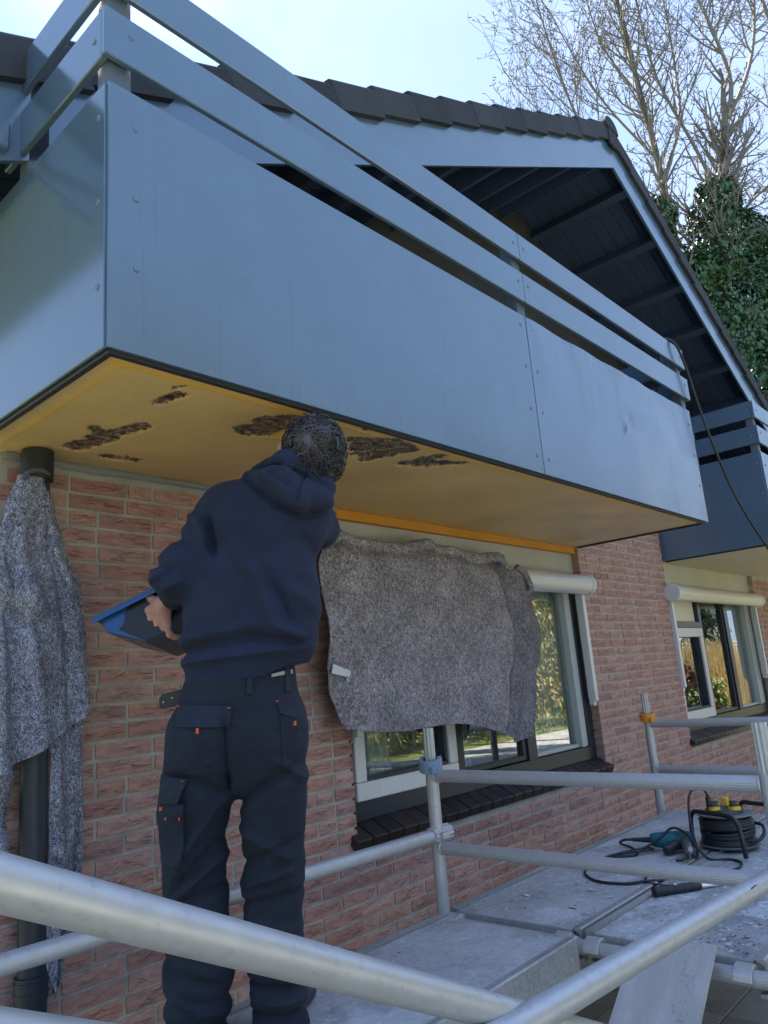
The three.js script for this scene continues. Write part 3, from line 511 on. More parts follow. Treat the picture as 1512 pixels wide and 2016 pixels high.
{
  const c = thing('drop_cloth', [1.09, -0.8, 0.12], 'grey flecked felt dust sheet tied round the downpipe at the corner', 'dust sheet', 'felt dust sheets');
  // upper swathe: gathered tight at the top, spreading out and cut off on a slant at the bottom
  const Lf = [[0.775, 1.005], [0.66, 0.970], [0.46, 0.915], [0.2, 0.90], [-0.25, 0.90]], Rt = [[0.775, 1.105], [0.66, 1.132], [0.53, 1.160], [0.40, 1.212], [0.22, 1.232], [0.0, 1.24], [-0.25, 1.243]];
  part('cloth', uvm(sheet((u, v) => {
    const ybot = lerp(-0.20, -0.02, Math.pow(u, 1.2)), y = lerp(0.772 - 0.008 * Math.sin(u * 3), ybot, v), a = poly(Lf, y), b = poly(Rt, y), x = lerp(a, b, u), w = sstep(0.02, 0.5, v);
    const arch = 0.075 + 0.047 * Math.sqrt(Math.max(0, 1 - Math.pow((2 * u - 1) * 0.97, 2))), flat = 0.108 + 0.022 * Math.sin(u * 3.1);
    let z = lerp(arch, flat + 0.012, w);
    const s1 = u - 0.28 - 0.22 * v, s2 = u - 0.78 + 0.05 * Math.sin(v * 5), s3 = u - 0.12 - 0.1 * v;
    z += 1.15 * w * (0.030 * Math.exp(-s1 * s1 / 0.012) - 0.024 * Math.exp(-Math.pow(s1 + 0.16, 2) / 0.006) - 0.022 * Math.exp(-Math.pow(s2, 2) / 0.003) + 0.016 * Math.exp(-Math.pow(s2 - 0.1, 2) / 0.01) + 0.02 * Math.exp(-s3 * s3 / 0.004));
    const dro = (v - 0.38) - 0.28 * (u - 0.1); z += 1.3 * w * (0.030 * Math.exp(-dro * dro / 0.0028) - 0.02 * Math.exp(-Math.pow(dro - 0.085, 2) / 0.0016)) * sstep(0.62, 0.45, u);
    z += w * 0.03 * (fbm3(x * 9, y * 5, 2, 3) - 0.5) + 0.004 * (fbm3(x * 40, y * 40, 7, 2) - 0.5);
    return [x, y + 0.012 * w * (fbm3(x * 12, y * 6, 9, 2) - 0.5), z];
  }, 90, 150, 0.006)), feltBlue, c);
  // strip hanging down to the right of the pipe
  part('cloth', uvm(sheet((u, v) => {
    const y = lerp(0.12, -0.83 + 0.02 * Math.sin(u * 7), v), b = poly([[0.12, 1.236], [-0.15, 1.243], [-0.5, 1.246], [-0.62, 1.24], [-0.7, 1.195], [-0.83, 1.185]], y), a = poly([[0.12, 1.10], [-0.15, 1.128], [-0.45, 1.132], [-0.85, 1.135]], y);
    return [lerp(a, b, u) + 0.006 * (fbm3(u * 4, y * 14, 3, 2) - 0.5), y, 0.105 - 0.03 * u + 0.012 * Math.sin(u * 9 + y * 3) + 0.02 * (fbm3(u * 3, y * 4, 5, 3) - 0.5) - 0.02 * Math.exp(-Math.pow((u - 0.86) / 0.05, 2)) * sstep(-0.25, -0.45, y)];
  }, 40, 120, 0.006)), feltBlue, c);
  // loose flap left of the pipe
  part('cloth', uvm(sheet((u, v) => { const y = lerp(0.05, -0.60 + 0.03 * u, v); return [lerp(0.88, 1.035, u) - 0.02 * v, y, 0.05 + 0.02 * Math.sin(u * 8 + 1) + 0.02 * Math.sin(y * 26) * sstep(-0.1, -0.2, y)]; }, 30, 60, 0.006)), feltBlue, c);
  part('hem_roll', cable([[1.012, 0.748, 0.118], [1.018, 0.768, 0.125], [1.045, 0.783, 0.128], [1.075, 0.786, 0.125], [1.096, 0.778, 0.116]], 0.008, 30), feltBlue, c);
}
{
  const c = thing('drop_cloth', [3.2, -0.4, 0.14], 'broad grey flecked felt dust sheet hung across the near window', 'dust sheet', 'felt dust sheets');
  const Lf = [[0.70, 2.40], [0.56, 2.345], [0.30, 2.335], [0.10, 2.32], [0.0, 2.34], [-0.12, 2.39], [-0.19, 2.425]], Rt = [[0.70, 4.00], [0.62, 4.03], [0.56, 4.09], [0.42, 4.15], [0.25, 4.22], [0.1, 4.18], [-0.05, 4.08], [-0.2, 4.03], [-0.34, 3.95], [-0.42, 3.88]];
  const top = (u) => 0.662 + 0.009 * Math.sin(u * 14 + 1.2) + 0.007 * Math.sin(u * 31) + (u > 0.28 && u < 0.72 ? 0.018 * Math.sin(Math.PI * (u - 0.28) / 0.44) : 0) - 0.05 * sstep(0.88, 1, u);
  const bot = (u) => lerp(-0.185, -0.355, Math.pow(u, 1.35)) - 0.02 * Math.sin(u * 9) - 0.03 * Math.exp(-Math.pow((u - 0.9) / 0.07, 2));
  const hang = (u, v) => {
    const y = lerp(top(u), bot(u), v), a = poly(Lf, y), b = poly(Rt, y), x = lerp(a, b, u), ed = sstep(0.80, 0.84, u);
    let z = 0.135 + 0.02 * sstep(0, 0.08, v) - 0.028 * sstep(0.1, 0, v) * sstep(0.1, 0, v);
    z += 0.011 * Math.sin(u * 19 + 1.5 * v) * sstep(0.05, 0.4, v) * (1 - 0.6 * sstep(0.2, 0.4, u)) + 0.010 * (fbm3(x * 5, y * 1.5, 3, 3) - 0.5) * 2 + 0.003 * (fbm3(x * 30, y * 30, 3, 2) - 0.5);
    z -= ed * (0.16 * (u - 0.80)) + 0.02 * ed * Math.sin((u - 0.8) * 30 + v * 4);                       // the fold at the right turns back
    z -= 0.05 * sstep(0.11, 0.0, u) * (0.5 + 0.5 * Math.sin(v * 9)); z += 0.012 * Math.exp(-Math.pow((u - 0.075) / 0.018, 2)) * sstep(0.1, 0.5, v);
    z -= 0.006 * Math.exp(-Math.pow((u - 0.80) / 0.006, 2));
    return [x, y, z];
  };
  part('cloth', uvm(sheet((u, v) => hang(u * 0.801, v), 140, 120, 0.006)), feltM, c);
  part('turned_flap', uvm(sheet((u, v) => hang(lerp(0.803, 1, u), v), 44, 120, 0.006)), mat([1.12, 1.08, 1.12], 0.98, { map: feltMap, bumpMap: feltBump, bumpScale: 0.004 }), c, 'flap folded round at the right edge with its shade put into the felt colour');  // same felt in a darker colour, standing in for shade on the turned-away side
  // edge rolled over the screen box along the top
  const rollPts = []; for (let i = 0; i <= 26; i++) { const u = i / 26; rollPts.push([lerp(2.40, 3.99, u), top(u) + 0.006 - 0.02 * sstep(0.92, 1, u), 0.105 + 0.012 * Math.sin(i * 1.7)]); }
  const roll = cable(rollPts, 0.034, 150, 14); const p = roll.attributes.position; for (let i = 0; i < p.count; i++) { const x = p.getX(i), y = p.getY(i), z = p.getZ(i), n = 0.028 * (fbm3(x * 9, y * 14, z * 14, 3) - 0.5); p.setXYZ(i, x, y + n, z + n * 0.8); } roll.computeVertexNormals();
  part('rolled_edge', uvm(roll), feltM, c);
  part('rolled_edge', uvm(cable([[3.98, 0.635, 0.13], [4.03, 0.60, 0.15], [4.06, 0.55, 0.155], [4.085, 0.49, 0.15], [4.075, 0.47, 0.13]], 0.02, 40, 10)), feltM, c);
  const lab = extrude([[0, 0], [0.105, -0.036], [0.088, -0.085], [0.07, -0.058], [-0.014, -0.040]], 0.001); lab.translate(2.335, 0.10, 0.166);
  part('cloth_label', uvm(lab), mat([0.66, 0.66, 0.68], 0.7, { map: grime }), c, 'white sewn label');
  part('label_mark', [0, 1, 2].map((k) => box(2.410 + k * 0.006, 2.4135 + k * 0.006, 0.035 - k * 0.003, 0.045 - k * 0.003, 0.1662, 0.1678, 0)), M.black, c);
}
// ------------------------------------------------------------------ scaffolding
const tubeMap = tex(256, 512, (u, v) => { const s = tfbm(u, v, 3, 40, 5, 4), n = tfbm(u, v, 12, 24, 7, 4), k = 0.93 + 0.10 * (s - 0.5) + 0.12 * (n - 0.5) - 0.10 * sstep(0.68, 0.76, tfbm(u, v, 16, 40, 3, 3)); return [k, k, k]; }, true, 1 / 0.16, 1 / 0.7);
const tubeRough = tex(256, 256, (u, v) => { const n = tfbm(u, v, 8, 20, 17, 4), k = 0.88 + 0.25 * (n - 0.5); return [k, k, k]; }, false, 1 / 0.16, 1 / 0.5);
const tubeM = mat([0.50, 0.51, 0.515], 0.55, { metal: 0.45, map: tubeMap, roughnessMap: tubeRough }), rungM = mat([0.52, 0.525, 0.53], 0.55, { metal: 0.45, map: tubeMap, roughnessMap: tubeRough });
const TR = 0.0254;
function ribbed(a, b, r, n, dep) {       // fluted bar
  const pts = []; for (let k = 0; k < n * 4; k++) { const t = k / (n * 4) * 2 * Math.PI, q = k % 4 < 2 ? r : r - dep; pts.push([q * Math.cos(t), q * Math.sin(t)]); }
  const g = extrude(pts, a.distanceTo(b)); g.applyQuaternion(new THREE.Quaternion().setFromUnitVectors(V(0, 0, 1), b.clone().sub(a).normalize())); g.translate(a.x, a.y, a.z); return uvm(g);
}
function clip(x, y, z, tilt) { const o = [], n = 20; for (let k = 0; k <= n; k++) { const t = 0.5 + k / n * 5.2; o.push([0.040 * Math.cos(t), 0.036 * Math.sin(t)]); } for (let k = n; k >= 0; k--) { const t = 0.5 + k / n * 5.2; o.push([0.029 * Math.cos(t), 0.027 * Math.sin(t)]); } const g = extrude(o, 0.036, 0.003, 2); g.scale(1.18, 1.18, 1.15); g.rotateX(-Math.PI / 2); g.rotateX(tilt[0]); g.rotateZ(tilt[1]); const b = box(-0.045, -0.02, -0.002, 0.03, 0.01, 0.045, 0.004); b.rotateX(tilt[0]); b.rotateZ(tilt[1]); return [clean(g.translate(x, y, z)), b.translate(x, y, z)]; }
function makeFrame(x, zi, zo, clipM, label, frontClip) {
  const f = thing('scaffold_section', [x, GY, (zi + zo) / 2], label, 'scaffold frame', 'aluminium scaffold frames');
  for (const z of [zi, zo]) {
    part('post', bar(V(x, GY + 0.02, z), V(x, -0.345, z), TR, 28), tubeM, f);
    part('spigot', ribbed(V(x, -0.346, z), V(x, z === zi ? -0.192 : -0.20, z), 0.0225, 9, 0.0035), tubeM, f);
    part('foot_plate', [box(x - 0.06, x + 0.06, GY, GY + 0.012, z - 0.06, z + 0.06)], rungM, f);
    part('weld', [-0.376, -0.646, -0.915, -1.185, -1.455].map((y) => { const t = new THREE.TorusGeometry(0.0235, 0.0045, 6, 18); t.translate(x, y, z + (z === zi ? 0.024 : -0.024)); return t; }), rungM, f);
  }
  for (const y of [-0.376, -0.646, -0.915, -1.185, -1.455]) {
    const g = ribbed(V(x, y, zi + 0.02), V(x, y, zo - 0.02), 0.0238, 22, 0.0007); part('rung', g, rungM, f);
  }
  if (clipM) { part('brace_clip', clip(x, -0.352, zi, [0.12, 0.22]), clipM, f); if (frontClip) part('brace_clip', clip(x, -0.352, zo, [-0.1, -0.2]), clipM, f); }
  return f;
}
makeFrame(2.47, 0.555, 1.83, mat([0.20, 0.29, 0.38], 0.45), 'near aluminium scaffold frame with a blue grey clip in front of the window');
makeFrame(4.73, 0.49, 1.79, mat([0.72, 0.27, 0.02], 0.4), 'far aluminium scaffold frame with an orange clip beside the brick pier');
function claw(x, y, z, dir, f) { part('claw', [ribbed(V(x - dir * 0.045, y, z), V(x + dir * 0.065, y, z), 0.0335, 12, 0.003), box(x - 0.02, x + 0.02, y - 0.012, y + 0.012, z + 0.03, z + 0.046)], rungM, f); }
{
  const a = thing('guard_rail', [1, -0.592, 0.52], 'long inner guard rail tube running along the brick wall behind the man', 'guard rail');
  part('tube', bar(V(-0.6, -0.555, 0.555), V(2.43, -0.600, 0.555), TR, 24), tubeM, a); claw(2.475, -0.600, 0.555, 1, a);
  const b = thing('guard_rail', [1.8, -0.58, 1.80], 'near front guard rail tube rising to the right past the deck', 'guard rail');
  part('tube', bar(V(0.6, -0.523, 1.79), V(2.42, -0.62, 1.808), TR, 36), mat([0.52, 0.53, 0.54], 0.5, { metal: 0.45, map: tubeMap, roughnessMap: tubeRough }), b);
  claw(2.475, -0.62, 1.82, 1, b);
  part('stamp', [[0, 0.010, 0.016, 0], [0, 0.010, -0.016, 0]].map(([p, q, s]) => box(2.20 - 0.02, 2.20 + 0.02, -0.593, -0.5905, 1.822 + s * 0.3, 1.8235 + s * 0.3, 0)), M.black, b);
  const c = thing('brace_tube', [0.7, -0.35, 1.77], 'thick diagonal brace tube across the foreground in front of the legs', 'scaffold brace');
  part('tube', bar(V(-0.25, 0.115, 1.775), V(1.62, -0.775, 1.765), TR, 40), mat([0.52, 0.525, 0.525], 0.5, { metal: 0.45, map: tubeMap, roughnessMap: tubeRough }), c);
  const e = thing('brace_tube', [0.7, -0.55, 1.72], 'lower brace tube just showing in the bottom corner below the downpipe', 'scaffold brace');
  part('tube', bar(V(-0.25, -0.02, 1.79), V(1.2, -0.70, 1.79), TR, 32), tubeM, e);
}
// decks
const deckTex = (seed, wear) => tex(1024, 512, (u, v) => {
  const n = tfbm(u, v, 7, 4, seed, 6), f = tfbm(u, v, 160, 80, seed + 3, 2), m = tfbm(u, v, 18, 9, seed + 5, 5), s = tfbm(u, v, 60, 22, seed + 9, 3); let k = 0.86 + 0.5 * (n - 0.5) + 0.22 * (f - 0.5);
  let c = [0.46 * k, 0.455 * k, 0.445 * k];
  const stain = sstep(0.52, 0.74, m) * (0.35 + 0.3 * wear); c = c.map((q, i) => lerp(q, [0.20, 0.20, 0.205][i], stain));
  const pale = sstep(0.60, 0.70, tfbm(u, v, 9, 6, seed + 21, 5)) * (0.15 + 0.5 * wear); c = c.map((q, i) => lerp(q, [0.60, 0.62, 0.64][i], pale));
  const fl = sstep(0.765 - 0.035 * wear, 0.79 - 0.03 * wear, tfbm(u, v, 90, 36, seed + 31, 2)); c = c.map((q) => lerp(q, 0.66, fl * (0.25 + 0.55 * wear)));
  const dk = sstep(0.74 - 0.03 * wear, 0.78, tfbm(u, v, 150, 70, seed + 41, 2)) * (0.12 + 0.4 * wear), sc = sstep(0.66, 0.74, tfbm(u, v, 14, 120, seed + 51, 2)) * 0.25; return c.map((q) => lerp(lerp(q, 0.07, dk), 0.55, sc));
}, true, 1 / 1.9, 1 / 0.95);
const edgeM = mat([0.50, 0.51, 0.50], 0.5, { metal: 0.4, map: concreteMap });
function makeDeck(x0, x1, z0, z1, seed, wear, label) {
  const y = -0.878, d = thing('scaffold_deck', [(x0 + x1) / 2, y - 0.08, (z0 + z1) / 2], label, 'scaffold deck', 'scaffold decks'), t = deckTex(seed, wear);
  part('deck_board', box(x0 + 0.006, x1 - 0.006, y - 0.012, y, z0 + 0.034, z1 - 0.034, 0), mat([1, 1, 1], 0.72, { map: t, bumpMap: rep(concreteMap, 4, 4), bumpScale: 0.002 }), d);
  for (const [z, s] of [[z0, 1], [z1, -1]]) part('edge_profile', uvm(flip(extrude([[0, -0.10], [0, 0.004], [0.006, 0.008], [0.032, 0.006], [0.032, 0.001], [0.006, -0.012], [0.004, -0.086], [0.03, -0.09], [0.03, -0.10]].map(([a, b]) => [s * a, b]), x1 - x0 - 0.012).rotateY(Math.PI / 2).scale(1, 1, -1)).translate(x0 + 0.006, y, z)), edgeM, d);
  for (const x of [x0, x1 - 0.005]) part('end_profile', box(x, x + 0.005, y - 0.075, y - 0.001, z0 + 0.036, z1 - 0.036, 0.001), edgeM, d);
  for (const x of [x0, x1]) for (const z of [z0 + 0.05, z1 - 0.05]) {
    const s = x === x0 ? -1 : 1, o = []; for (let k = 0; k <= 10; k++) { const a = Math.PI * k / 10; o.push([0.040 * Math.cos(a), 0.034 * Math.sin(a)]); } for (let k = 10; k >= 0; k--) { const a = Math.PI * k / 10; o.push([0.031 * Math.cos(a), 0.026 * Math.sin(a)]); }
    part('hook', [clean(extrude(o, 0.05, 0.002).translate(x + s * 0.026, -0.915, z - 0.025)), box(Math.min(x, x + s * 0.02) - 0.004, Math.max(x, x + s * 0.02) + 0.004, -0.935, -0.898, z - 0.024, z + 0.024)], rungM, d);
    part('rivet', [bar(V(x - s * 0.05, y - 0.05, z > (z0 + z1) / 2 ? z1 : z0 - 0.004), V(x - s * 0.05, y - 0.05, z > (z0 + z1) / 2 ? z1 + 0.004 : z0), 0.008, 10)], rungM, d);
  }
  return d;
}
makeDeck(-0.4, 2.425, 0.57, 1.155, 40, 0.25, 'scaffold deck on which the man in navy stands');
makeDeck(2.50, 4.69, 0.56, 1.125, 50, 0.55, 'scaffold deck next to the wall under the drill and cord');
makeDeck(2.50, 4.69, 1.14, 1.72, 60, 0.95, 'outer scaffold deck with heavy paint chips and the black hand tool');
{
  // chips of paint and dirt on the decks
  const r = rng(8), g = [];
  const add = (x, z, s, y = -0.8765) => { const n = 4 + Math.floor(r() * 3), pts = []; for (let k = 0; k < n; k++) { const a = k / n * 6.283 + r() * 0.6, q = s * (0.5 + r()); pts.push([q * Math.cos(a) * 1.9, q * Math.sin(a) * 0.6]); } const e = extrude(pts, 0.0012); e.rotateX(-Math.PI / 2 + (r() - 0.5) * 0.25); e.rotateY(r() * 6.3); e.translate(x, y, z); const c = r() < 0.72 ? 0.4 + 0.4 * r() : 0.04 + 0.1 * r(), h = clean(e); h.setAttribute('color', new THREE.BufferAttribute(new Float32Array(h.attributes.position.count * 3).fill(c), 3)); g.push(h); };
  for (let i = 0; i < 60; i++) add(2.54 + 2.1 * r() * r(), 0.61 + r() * 0.48, 0.002 + 0.005 * r() * r());
  for (let i = 0; i < 300; i++) add(2.54 + 1.6 * r() * r(), 1.2 + Math.sqrt(r()) * 0.48, 0.002 + 0.007 * r() * r() * r());
  for (let i = 0; i < 30; i++) add(1.3 + 1.1 * r(), 0.62 + r() * 0.5, 0.0015 + 0.003 * r() * r());
  for (const [x, z, s] of [[2.78, 0.74, 0.012], [2.95, 0.93, 0.011], [2.72, 0.98, 0.014], [2.9, 1.04, 0.009]]) add(x, z, s, -0.874);
  const o = solid('paint_chips', g, mat([1, 1, 1], 0.8, { vertexColors: true }), 'scattered paint chips and crumbs lying on the scaffold decks', null, null, 'stuff');
}
{
  // board leaning on the rung
  const t = tex(512, 1024, (u, v) => { const s = tfbm(u, v, 60, 4, 5, 4), n = tfbm(u, v, 5, 9, 8, 5), p = sstep(0.68, 0.74, tfbm(u, v, 60, 110, 4, 2)) * sstep(0.5, 0.62, tfbm(u, v, 4, 6, 44, 3)), sp = Math.max(...[[0.50, 0.60], [0.66, 0.46], [0.42, 0.24], [0.52, 0.5]].map(([a, b], i) => sstep(0.03, 0.012, Math.hypot(u - a, (v - b) * 4.2) + 0.016 * (tfbm(u, v, 40, 90, 3, 2) - 0.5)) * (i === 3 ? 0 : 1))); let k = 0.86 + 0.12 * (s - 0.5) + 0.4 * (n - 0.5); let c = [0.50 * k, 0.49 * k, 0.49 * k]; c = c.map((q, i) => lerp(q, [0.30, 0.25, 0.22][i], p * 0.7)); return c.map((q, i) => lerp(q, [0.55, 0.36, 0.08][i], sp)); });
  const b = thing('leaning_board', [2.05, -1.25, 1.45], 'pale weathered board leaning on the scaffold with yellow paint spots', 'board');
  const P = (u, v) => { const tl = [2.425, -0.835, 1.366], tr = [2.425, -0.825, 1.612], bl = [1.79, -1.645, 1.175], br = [1.79, -1.64, 1.47]; return [0, 1, 2].map((k) => lerp(lerp(tl[k], tr[k], u), lerp(bl[k], br[k], u), v)); };
  part('board', sheet(P, 6, 24, 0.016, [1, 1]), mat([1, 1, 1], 0.7, { map: t }), b);
}
// ------------------------------------------------------------------ tools on the deck
const DY = -0.878;
{
  const c = thing('cable_reel', [3.85, DY, 1.17], 'black cable reel with yellow socket top standing on the deck', 'cable reel');
  const cx = 3.86, cz = 1.185, cm = mat([0.022, 0.023, 0.027], 0.45), tm = mat([0.018, 0.018, 0.02], 0.35), ye = mat([0.72, 0.46, 0.02], 0.45), gr = mat([0.10, 0.115, 0.125], 0.5);
  const disc = (y0, y1, r) => clean(new THREE.LatheGeometry([[0.02, y0], [r - 0.006, y0], [r, y0 + 0.004], [r, y1 - 0.003], [r - 0.012, y1], [0.02, y1]].map(([a, b]) => new THREE.Vector2(a, b)), 48).translate(cx, 0, cz));
  part('lower_disc', disc(DY + 0.016, DY + 0.028, 0.134), gr, c); part('upper_disc', disc(DY + 0.150, DY + 0.160, 0.130), mat([0.16, 0.175, 0.18], 0.35), c);
  part('drum', clean(new THREE.CylinderGeometry(0.06, 0.06, 0.12, 24).translate(cx, DY + 0.09, cz)), cm, c);
  const wind = []; const r = rng(3);
  for (let k = 0; k < 12; k++) { const rad = 0.098 + 0.014 * Math.sin(k * 1.9) + 0.008 * k / 12, t = new THREE.TorusGeometry(rad, 0.0078, 7, 44); t.rotateX(Math.PI / 2 + (r() - 0.5) * 0.10); t.rotateY(r() * 6); t.translate(cx + (r() - 0.5) * 0.01, DY + 0.142 - k * 0.0098, cz + (r() - 0.5) * 0.01); wind.push(t); }
  for (let k = 0; k < 7; k++) { const t = new THREE.TorusGeometry(0.112 + 0.004 * r(), 0.0078, 7, 44); t.rotateX(Math.PI / 2 + (r() - 0.5) * 0.22); t.rotateY(r() * 6); t.translate(cx, DY + 0.125 - k * 0.0135, cz); wind.push(t); }
  wind.push(cable([[cx + 0.05, DY + 0.11, cz + 0.11], [cx + 0.03, DY + 0.105, cz + 0.15], [cx - 0.01, DY + 0.08, cz + 0.165], [cx - 0.04, DY + 0.055, cz + 0.15], [cx - 0.06, DY + 0.05, cz + 0.10]], 0.0078, 30));
  part('wound_cable', wind, cm, c);
  const u = (off) => { const d = V(0.405, 0, -0.914), n = V(-0.914, 0, -0.405).multiplyScalar(off), a = V(3.655, 0, 1.31).add(n), q = (s, y) => V(a.x + d.x * s, DY + y, a.z + d.z * s); return cable([q(-0.012, 0.01), q(-0.006, 0.08), q(0.004, 0.145), q(0.022, 0.168), q(0.06, 0.176), q(0.20, 0.176), q(0.25, 0.174), q(0.275, 0.15), q(0.285, 0.08), q(0.292, 0.01)], 0.0105, 70, 10); };
  part('stand', [u(0), u(-0.32)], tm, c);
  const q = (dx, dz) => [cx + dx, cz + dz];
  part('socket_panel', clean(new THREE.CylinderGeometry(0.080, 0.088, 0.020, 36).translate(cx, DY + 0.170, cz)), mat([0.035, 0.04, 0.05], 0.4), c);
  for (const a of [0.4, 1.97, 3.54, 5.11]) { const x = cx + 0.062 * Math.cos(a), z = cz + 0.062 * Math.sin(a); const s = part('socket', clean(new THREE.CylinderGeometry(0.024, 0.028, 0.016, 20).translate(x, DY + 0.186, z)), ye, c); part('socket_lid', clean(new THREE.CylinderGeometry(0.021, 0.023, 0.008, 20).translate(x, DY + 0.198, z)), tm, s); }
  part('knob', [box(cx + 0.02, cx + 0.045, DY + 0.18, DY + 0.222, cz - 0.012, cz + 0.014, 0.004)], ye, c);
  // plugged cord that rises and drops in front
  part('plug', [bar(V(3.80, DY + 0.185, 1.14), V(3.80, DY + 0.245, 1.14), 0.013, 14, 0.009), ...[0, 1, 2].map((k) => bar(V(3.80, DY + 0.198 + k * 0.014, 1.14), V(3.80, DY + 0.204 + k * 0.014, 1.14), 0.0145, 12))], tm, c);
}
{
  const d = thing('power_drill', [3.8, DY, 0.95], 'teal corded power drill lying on the deck with its black cord looped', 'power drill');
  const teal = mat([0.01, 0.135, 0.165], 0.45), dk = mat([0.03, 0.032, 0.036], 0.5), st = mat([0.25, 0.255, 0.26], 0.35, { metal: 0.8 });
  const A = V(3.685, DY + 0.048, 0.875), B = V(3.735, DY + 0.050, 1.06);       // motor body axis
  const body = new THREE.LatheGeometry([[0, 0], [0.024, 0.002], [0.032, 0.02], [0.037, 0.06], [0.041, 0.12], [0.041, 0.17], [0.036, 0.196], [0, 0.198]].map(([a, b]) => new THREE.Vector2(a, b)), 24);
  const ori = (g, a, b) => { g.applyQuaternion(new THREE.Quaternion().setFromUnitVectors(V(0, 1, 0), b.clone().sub(a).normalize())); g.translate(a.x, a.y, a.z); return clean(g); };
  part('motor_housing', ori(body, A, B), teal, d);
  const dir = B.clone().sub(A).normalize();
  part('vents', [0, 1, 2, 3, 4].map((k) => { const p = A.clone().addScaledVector(dir, 0.125 + k * 0.010); const t = new THREE.TorusGeometry(0.0405, 0.0022, 6, 24); t.applyQuaternion(new THREE.Quaternion().setFromUnitVectors(V(0, 0, 1), dir)); t.translate(p.x, p.y, p.z); return t; }), dk, d);
  part('handle', [bar(B.clone().addScaledVector(dir, -0.05).add(V(-0.01, -0.005, 0)), V(3.60, DY + 0.024, 0.985), 0.023, 16, 0.019)], dk, d);
  part('cord_guard', [bar(V(3.688, DY + 0.048, 0.88), V(3.672, DY + 0.046, 0.79), 0.014, 12, 0.008)], dk, d);
  part('gear_case', ori(new THREE.LatheGeometry([[0, 0], [0.036, 0], [0.036, 0.05], [0.030, 0.075], [0.026, 0.09], [0, 0.09]].map(([a, b]) => new THREE.Vector2(a, b)), 22), V(3.74, DY + 0.043, 1.035), V(3.62, DY + 0.038, 1.085)), mat([0.09, 0.095, 0.10], 0.45), d);
  part('chuck', [ori(new THREE.LatheGeometry([[0, 0], [0.022, 0], [0.028, 0.008], [0.028, 0.03], [0.02, 0.032], [0.026, 0.036], [0.024, 0.06], [0.012, 0.075], [0, 0.075]].map(([a, b]) => new THREE.Vector2(a, b)), 22), V(3.63, DY + 0.038, 1.08), V(3.545, DY + 0.034, 1.115)), bar(V(3.57, DY + 0.035, 1.105), V(3.47, DY + 0.03, 1.146), 0.006, 10)], st, d);
  const y = DY + 0.006;
  part('cord', [
    cable([[3.674, DY + 0.046, 0.80], [3.665, DY + 0.042, 0.75], [3.69, DY + 0.02, 0.715], [3.70, y, 0.755], [3.62, y, 0.83], [3.55, y, 0.855], [3.50, y, 0.80], [3.49, y, 0.765], [3.53, y, 0.765], [3.60, y + 0.01, 0.85], [3.66, DY + 0.06, 0.93], [3.70, DY + 0.105, 0.985], [3.68, DY + 0.095, 1.05], [3.60, DY + 0.05, 1.13], [3.60, y, 1.18], [3.625, y, 1.26], [3.60, y, 1.31], [3.50, y, 1.335], [3.40, y, 1.30]], 0.0058, 220),
    cable([[3.55, y + 0.012, 0.86], [3.64, y + 0.012, 0.90], [3.70, y, 0.86], [3.60, y, 0.79], [3.45, y, 0.75], [3.28, y, 0.755], [3.16, y, 0.80], [3.075, y, 0.90], [3.085, y, 1.02], [3.14, y + 0.004, 1.085], [3.20, y, 1.145], [3.27, y, 1.16], [3.31, y, 1.10], [3.26, y, 1.05], [3.19, y, 1.06], [3.13, y, 1.10], [3.12, y, 1.19], [3.17, y, 1.27], [3.26, y, 1.33]], 0.0058, 200),
    cable([[3.80, DY + 0.245, 1.14], [3.795, DY + 0.27, 1.125], [3.775, DY + 0.28, 1.10], [3.74, DY + 0.255, 1.08], [3.71, DY + 0.18, 1.075], [3.68, DY + 0.09, 1.09], [3.64, DY + 0.025, 1.115], [3.58, y, 1.12], [3.52, y, 1.06]], 0.0062, 90),
  ], M.rubber, d);
}
{
  const h = thing('hand_tool', [3.08, DY, 1.27], 'black rubber gripped hand tool with a shiny steel shaft on the outer deck', 'hand tool');
  const a = V(2.972, DY + 0.0205, 1.187), b = V(3.15, DY + 0.012, 1.302), d = b.clone().sub(a).normalize(), q = (s) => a.clone().addScaledVector(d, s);
  const g = new THREE.LatheGeometry([[0, 0], [0.013, 0.0], [0.0195, 0.004], [0.0195, 0.012], [0.0175, 0.02], [0.0165, 0.08], [0.0175, 0.15], [0.0155, 0.20], [0.012, 0.212], [0, 0.213]].map(([x, y]) => new THREE.Vector2(x, y)), 20);
  g.applyQuaternion(new THREE.Quaternion().setFromUnitVectors(V(0, 1, 0), d)); g.translate(a.x, a.y, a.z);
  part('grip', [clean(g), ...[0.05, 0.09, 0.13, 0.165].map((s) => bar(q(s), q(s + 0.004), 0.0182, 16))], M.rubber, h);
  part('shaft', [bar(q(0.20), q(0.315), 0.0088, 14)], mat([0.85, 0.86, 0.88], 0.3, { metal: 0.7 }), h);
  part('paint_smear', box(-0.012, 0.012, 0, 0.0012, -0.006, 0.006, 0.0005).rotateY(0.6).translate(...q(0.10).add(V(0, 0.0172, 0)).toArray()), mat([0.6, 0.6, 0.58], 0.7), h);
}
